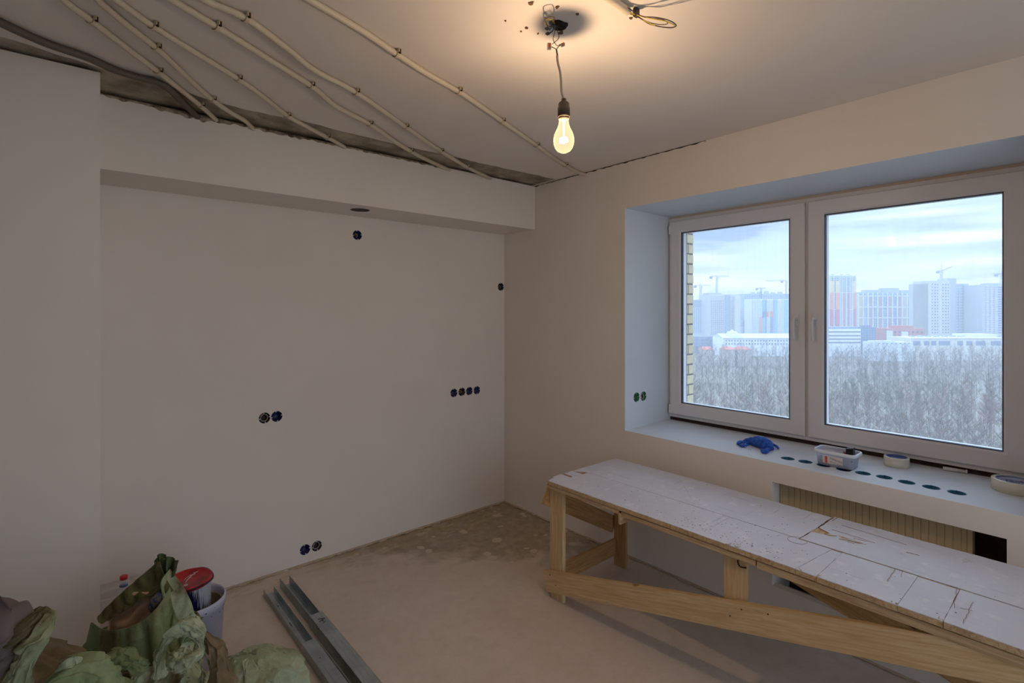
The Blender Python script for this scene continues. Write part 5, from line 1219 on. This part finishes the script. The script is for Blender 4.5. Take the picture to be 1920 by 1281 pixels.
for (a, b_, hh) in ((-.38,-.15,3.5),(-.12,.12,6),(.15,.3,3)): s.box('roof_house', a*w_, b_*w_, h_, h_+hh, 3, 12, MC((176,182,190)))
c_ = Bld('unfinished_tower', 'bare concrete tower under construction with empty window openings, under the crane', 'building', 1734, 1823, 532, 640, 26, (190,192,190), .16)
w_, h_ = c_.w, c_.h
c_.box('side_wing', -.5*w_, -.02*w_, 0, c_.z(527), -3, 20, MC((206,202,190))); c_.box('lift_core', -.05*w_, .16*w_, 0, c_.z(522), -1.5, 12, MC((176,182,188)))
b = bmesh.new()
for i in range(7):
    for j in range(17):
        x_ = -.47*w_+i*(.43*w_/6.6); z_ = c_.z(625)+(j)*(c_.z(530)-c_.z(625))/17
        if i != 3: box(b, (x_, -3.15, z_), (x_+2.0 if i%2 else x_+1.5, -2.8, z_+2.0))
o = obj('window_openings', fixn(b), MC((104,104,112)), c_.root, world=False); o['kind'] = 'stuff'
c_.grid(8, 18, .17*w_, .49*w_, c_.z(626), c_.z(534), .55, .5, MC((112,118,132)))
c_.piers('netting', [x*w_ for x in (.27,.42)], c_.z(620), c_.z(540), 2.6, MC((150,176,180)), -.5)
c_.bands('floor_slabs', lerpn(c_.z(628), h_, 19), .16*w_, .5*w_, .35, MC((206,206,204)), -.6)
n_ = Bld('narrow_block', 'narrow pale residential block between the unfinished tower and the grey tower', 'building', 1823, 1842, 539, 700, 16, (196,206,218))
n_.grid(3, 22, -n_.w/2+1, n_.w/2-1, n_.z(625), n_.h-2, .5, .55, GLASSD); n_.bands('white_bands', [n_.z(575), n_.z(597)], -n_.w/2, n_.w/2, 1, WHT)
g = Bld('grey_tower', 'grey tower with dark stacked balconies at the right edge of the right pane', 'building', 1840, 1912, 534, 620, 24, (184,188,190), .06)
w_, h_ = g.w, g.h; g.grid(3, 22, -.47*w_, -.12*w_, g.z(628), g.z(537), .3, .45, MC((112,116,128)))
g.grid(1, 20, -.08*w_, .12*w_, g.z(626), g.z(537), .9, .5, MC((84,98,128)), 'balconies'); g.grid(4, 20, .15*w_, .47*w_, g.z(626), g.z(537), .5, .5, GLASSD)
g.box('roof_house', -.3*w_, .1*w_, h_, h_+2, 4, 12, MC((170,174,178)))
# low things in front
p_ = Bld('striped_office', 'low white office building striped with dark window bands, left of the right pane', 'building', 1549, 1614, 617, 520, 30, (226,228,230), .0)
p_.bands('window_bands', [p_.z(v) for v in (622.5,629.5,636,642.5)], -p_.w/2+.4, p_.w/2-.4, 1.25, MC((96,112,124)), -.2); p_.box('roof_deck', -p_.w/2, p_.w/2*.9, p_.h, p_.h+1.6, 2, 26, MC((112,128,152)))
d_ = Bld('dark_office', 'dark blue-grey office block right of the striped white building', 'building', 1614, 1642, 614, 540, 20, (96,112,138)); d_.grid(5, 7, -d_.w/2+.5, d_.w/2-.5, d_.z(646), d_.h-1, .6, .5, MC((126,144,170)))
d_.box('roof_house', -d_.w*.2, d_.w*.3, d_.h, d_.h+2, 3, 9, MC((110,124,146)))
r_ = Bld('red_brick_building', 'low red brick building in front of the wide white-gridded slab', 'building', 1662, 1734, 616, 560, 20, (186,112,100)); w_ = r_.w
r_.box('stepped_roof', -.2*w_, .25*w_, r_.h, r_.h+2.8, 2, 14, MC((190,104,92))); r_.box('portal', -.5*w_, -.36*w_, 0, r_.z(620), -1.5, 2, MC((214,218,216))); r_.box('white_bay', -.12*w_, .04*w_, 0, r_.z(622), -1.5, 2, MC((222,222,222)))
r_.grid(7, 2, -.33*w_, .48*w_, r_.z(634), r_.z(619), .4, .5, GLASSD)
l_ = Bld('long_low_building', 'long low beige building with big dark windows at the edge of the woodland', 'building', 1708, 1882, 635, 480, 26, (218,214,200)); w_ = l_.w
for (a, b_) in ((.02,.10),(.14,.20),(.22,.27),(.30,.42),(.50,.56),(.60,.66),(.70,.80),(.86,.97)): l_.box('window', (-.5+a)*w_, (-.5+b_)*w_, l_.z(648), l_.z(639.5), -.2, .2, MC((120,134,156)))
l_.box('roof_edge', -.5*w_, .5*w_, l_.h, l_.h+.8, -.6, 26, MC((228,224,212))); l_.box('upper_storey', .18*w_, .5*w_, l_.h, l_.z(627.5), 6, 24, MC((214,214,206)))
for k in range(7): l_.box('roof_unit', (-.42+.09*k)*w_, (-.42+.09*k)*w_+3, l_.h+.8, l_.h+2.2+.4*(k%2), 8, 12, MC((170,180,190)))
q_ = Bld('white_sheds', 'small white low sheds beside the striped office', 'building', 1640, 1712, 642, 470, 16, (210,216,222)); q_.box('pitched_roof', -q_.w*.45, q_.w*.1, q_.h, q_.h+1.2, 2, 12, MC((190,196,204)))
q_.grid(8, 1, -q_.w*.45, q_.w*.45, q_.h*.9, q_.h-.5, .4, .5, GLASSD)

# left pane
a_ = Bld('tower_block', 'pale grey tower with a darker unfinished top, leftmost beside the bricks', 'building', 1296, 1331, 563, 640, 22, (198,206,214)); w_ = a_.w
a_.grid(9, 18, -.48*w_, .48*w_, a_.z(624), a_.z(577), .45, .5, GLASSM); a_.box('unfinished_top', -.5*w_, .5*w_, a_.z(576), a_.h+.5, -.4, 22, MC((158,170,176)))
b_ = Bld('unfinished_tower', 'stepped grey tower wrapped in netting, second from the left', 'building', 1330, 1388, 552, 620, 24, (196,198,196), .1); w_ = b_.w
b_.grid(7, 18, -.48*w_, -.02*w_, b_.z(628), b_.z(563), .42, .5, GLASSM); b_.box('netting', .0, .18*w_, b_.z(628), b_.z(553), -.6, .2, MC((150,164,172))); b_.box('corner_wing', .3*w_, .5*w_, 0, b_.z(556), -2.5, 20, MC((206,202,190)))
b_.grid(2, 18, .2*w_, .29*w_, b_.z(628), b_.z(563), .5, .5, GLASSD); b_.box('roof_formwork', -.5*w_, -.1*w_, b_.h, b_.z(549.5), 2, 18, MC((170,176,178)))
b_.bands('floor_slabs', lerpn(b_.z(628), b_.z(555), 18), -.5*w_, .3*w_, .3, MC((210,210,206)), -.4)
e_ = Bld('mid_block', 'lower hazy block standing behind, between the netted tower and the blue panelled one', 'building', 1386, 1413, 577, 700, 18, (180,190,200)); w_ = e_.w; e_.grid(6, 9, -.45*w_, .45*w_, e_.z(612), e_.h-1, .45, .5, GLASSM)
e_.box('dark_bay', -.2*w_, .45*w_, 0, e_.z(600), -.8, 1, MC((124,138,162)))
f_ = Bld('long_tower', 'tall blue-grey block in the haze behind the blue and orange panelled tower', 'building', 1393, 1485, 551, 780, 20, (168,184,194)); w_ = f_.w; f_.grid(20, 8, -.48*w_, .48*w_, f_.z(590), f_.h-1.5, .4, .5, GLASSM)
for k in range(5): f_.box('roof_house', (-.3+.14*k)*w_, (-.3+.14*k)*w_+5, f_.h, f_.h+2.5+(k%3), 3, 9, MC((176,186,194)))
h2 = Bld('panelled_tower', 'white tower with blue and orange facade panels in the left pane', 'building', 1409, 1486, 562, 650, 20, (222,226,230)); w_ = h2.w
for (x0, x1, v0, v1, c) in ((.19,.25,625,595,(232,160,130)),(.26,.33,625,562,(140,186,222)),(.33,.37,625,562,(130,146,172)),(.27,.35,596,584,(100,118,158)),(.35,.42,594,584,(226,138,108)),(.46,.53,594,584,(226,138,108)),(.46,.52,625,594,(120,140,172)),(.52,.57,625,562,(146,168,190)),(.57,.63,625,562,(140,192,228)),(.80,.90,625,562,(150,194,226))):
    h2.box('coloured_panel', (-.5+x0)*w_, (-.5+x1)*w_, h2.z(v0), h2.z(v1), -.3, .1, MC(c))
h2.grid(26, 21, -.49*w_, .49*w_, h2.z(626), h2.z(563), .36, .48, GLASSM); h2.box('roof_parapet', -.5*w_, .5*w_, h2.h, h2.h+1, 0, 20, WHT)
pav = Bld('domed_white_building', 'long white low building with a stepped dome at its left end', 'building', 1355, 1490, 634, 520, 26, (226,230,236)); w_ = pav.w
pav.grid(24, 2, -.47*w_, .49*w_, pav.z(648), pav.z(636), .45, .5, GLASSM)
for (r1, r2, v0, v1) in ((.15,.14,634,630),(.11,.10,630,627),(.075,.06,627,622.5),(.03,.01,622.5,619)):
    b = bmesh.new(); lathe(b, [(r1*w_, pav.z(v0)), (r2*w_, pav.z(v1))], (-.31*w_,10,0), 20, caps=True); obj('dome_step', fixn(b), MC((214,224,234)), pav.root, world=False)
b = bmesh.new()
prof = [(-.5*w_,-1,pav.h), (.5*w_,-1,pav.h), (.5*w_,13,pav.h+4), (-.5*w_,13,pav.h+4), (-.5*w_,27,pav.h), (.5*w_,27,pav.h)]
vs = [b.verts.new(p) for p in prof]; b.faces.new((vs[0],vs[1],vs[2],vs[3])); b.faces.new((vs[3],vs[2],vs[5],vs[4])); b.faces.new((vs[0],vs[3],vs[4])); b.faces.new((vs[1],vs[5],vs[2])); b.faces.new((vs[0],vs[4],vs[5],vs[1]))
obj('hipped_roof', fixn(b), MC((206,216,226)), pav.root, world=False)
for (u0, u1, lb) in ((1318,1338,'left'),(1358,1378,'middle'),(1383,1408,'right')):
    rr = Bld('red_roofed_house', 'small house with a red roof at the wood edge, %s of three' % lb, 'building', u0, u1, 656, 430, 10, (200,190,182)); b = bmesh.new(); hw = rr.w/2+.5
    vs = [b.verts.new(p) for p in ((-hw,-.5,rr.h),(hw,-.5,rr.h),(hw,10.5,rr.h),(-hw,10.5,rr.h),(-hw*.7,5,rr.h+2.4),(hw*.7,5,rr.h+2.4))]
    for f in ((0,1,5,4),(2,3,4,5),(0,4,3),(1,2,5),(0,3,2,1)): b.faces.new([vs[i] for i in f])
    obj('red_roof', fixn(b), MC((206,120,100)), rr.root, world=False)
dk = Bld('dark_treeline_shed', 'low grey building at the left end of the wood edge', 'building', 1290, 1352, 631, 560, 14, (132,142,156)); dk.grid(6, 2, -dk.w*.45, dk.w*.45, dk.z(648), dk.z(634), .4, .5, GLASSM)

# ---- tower cranes
def crane(label, u, vtop, depth, jib_l, jib_r, vj, tilt=0.0, m=None, turn=0.0):
    h_ = EYE.z+(582-vtop)*depth/FPX-GZ; hj = EYE.z+(582-vj)*depth/FPX-GZ; c = dp(u, 582, depth); root = empty('tower_crane', (c.x, c.y, GZ), -YAW+turn); tag(root, label, 'crane', None)
    m = m or MC((150,158,170)); b = bmesh.new(); s_ = .9; T = .16
    for sx in (-s_, s_):
        for sy in (-s_, s_): box(b, (sx-T,sy-T,0), (sx+T,sy+T,hj))
    z_ = 0; k = 0
    while z_ < hj-3:
        for sy in (-s_, s_): tube(b, [Vector((-s_ if k%2 else s_, sy, z_)), Vector((s_ if k%2 else -s_, sy, z_+3))], .13, 3)
        z_ += 3; k += 1
    obj('mast', fixn(b), m, root, world=False)
    def truss(name, x0, x1, zz, dz):
        b = bmesh.new(); n = max(3, int(abs(x1-x0)/3)); sg = 1 if x1 > x0 else -1
        f = lambda t: Vector((x0+(x1-x0)*t, 0, zz+dz*t))
        for oy, oz in ((-.7,0),(.7,0),(0,1.4)): tube(b, [f(0)+Vector((0,oy,oz)), f(1)+Vector((0,oy,oz*.5))], .18, 4)
        for i in range(n):
            t0, t1 = i/n, (i+1)/n; tube(b, [f(t0)+Vector((0,-.7,0)), f((t0+t1)/2)+Vector((0,0,1.3)), f(t1)+Vector((0,-.7,0))], .12, 3)
        return obj(name, fixn(b), m, root, world=False)
    kx = depth/FPX
    truss('jib', 0, jib_r*kx, hj, tilt*abs(jib_r*kx)); truss('counter_jib', 0, -jib_l*kx, hj, 0)
    obj('counterweight', bbox((-jib_l*kx-1.5,-1,hj-2.6), (-jib_l*kx+1.5,1,hj+.3)), MC((140,146,154)), root, world=False)
    obj('cab', bbox((.9,-1.2,hj-2.6), (2.8,1.2,hj-.2)), WHT, root, world=False)
    b = bmesh.new(); tube(b, [Vector((-.8,0,hj)), Vector((0,0,h_)), Vector((.8,0,hj))], .2, 4); tube(b, [Vector((0,0,h_)), Vector((jib_r*kx*.7,0,hj+1.2+tilt*abs(jib_r*kx)*.7))], .07, 3); tube(b, [Vector((0,0,h_)), Vector((-jib_l*kx*.9,0,hj+.5))], .07, 3)
    obj('apex_frame', fixn(b), m, root, world=False)
crane('thin tower crane above the leftmost pale tower', 1313.5, 527, 650, 10, 18, 536)
crane('tower crane with a long level jib above the netted tower', 1344, 516, 640, 11, 24, 519)
crane('small crane low on the roof line left of the blue panelled tower', 1427, 537, 760, 8, 9, 541, m=MC((120,116,116)))
crane('tower crane at the right edge of the left pane, jib pointing left', 1474, 520, 720, 8, -38, 527)
crane('large crane with a raised jib on top of the concrete tower in the right pane', 1765, 494, 650, 7, 20, 509, .42, MC((158,146,144)))
crane('crane at the far right edge of the right pane, jib pointing left', 1878, 508, 630, 10, -17, 515, .0, MC((140,146,160)))
# ---- thin spring haze lying between the house and the far buildings
hz = bpy.data.materials.new('spring_haze'); hz.use_nodes = True; nt = hz.node_tree; nt.nodes.remove(nt.nodes['Principled BSDF'])
vs_ = nd(nt, 'ShaderNodeVolumeScatter'); vs_.inputs['Color'].default_value = (.93,.96,1,1); vs_.inputs['Density'].default_value = .0008; nt.links.new(vs_.outputs[0], nt.nodes['Material Output'].inputs['Volume'])
hb = bbox((-450,60,GZ+.1), (500,1000,GZ+110)); o = obj('haze', hb, hz); o.location = (0,0,0); o.rotation_euler = (0,0,-YAW-.42); tag(o, 'thin pale haze over the woodland and the far buildings', 'haze', kind='stuff')
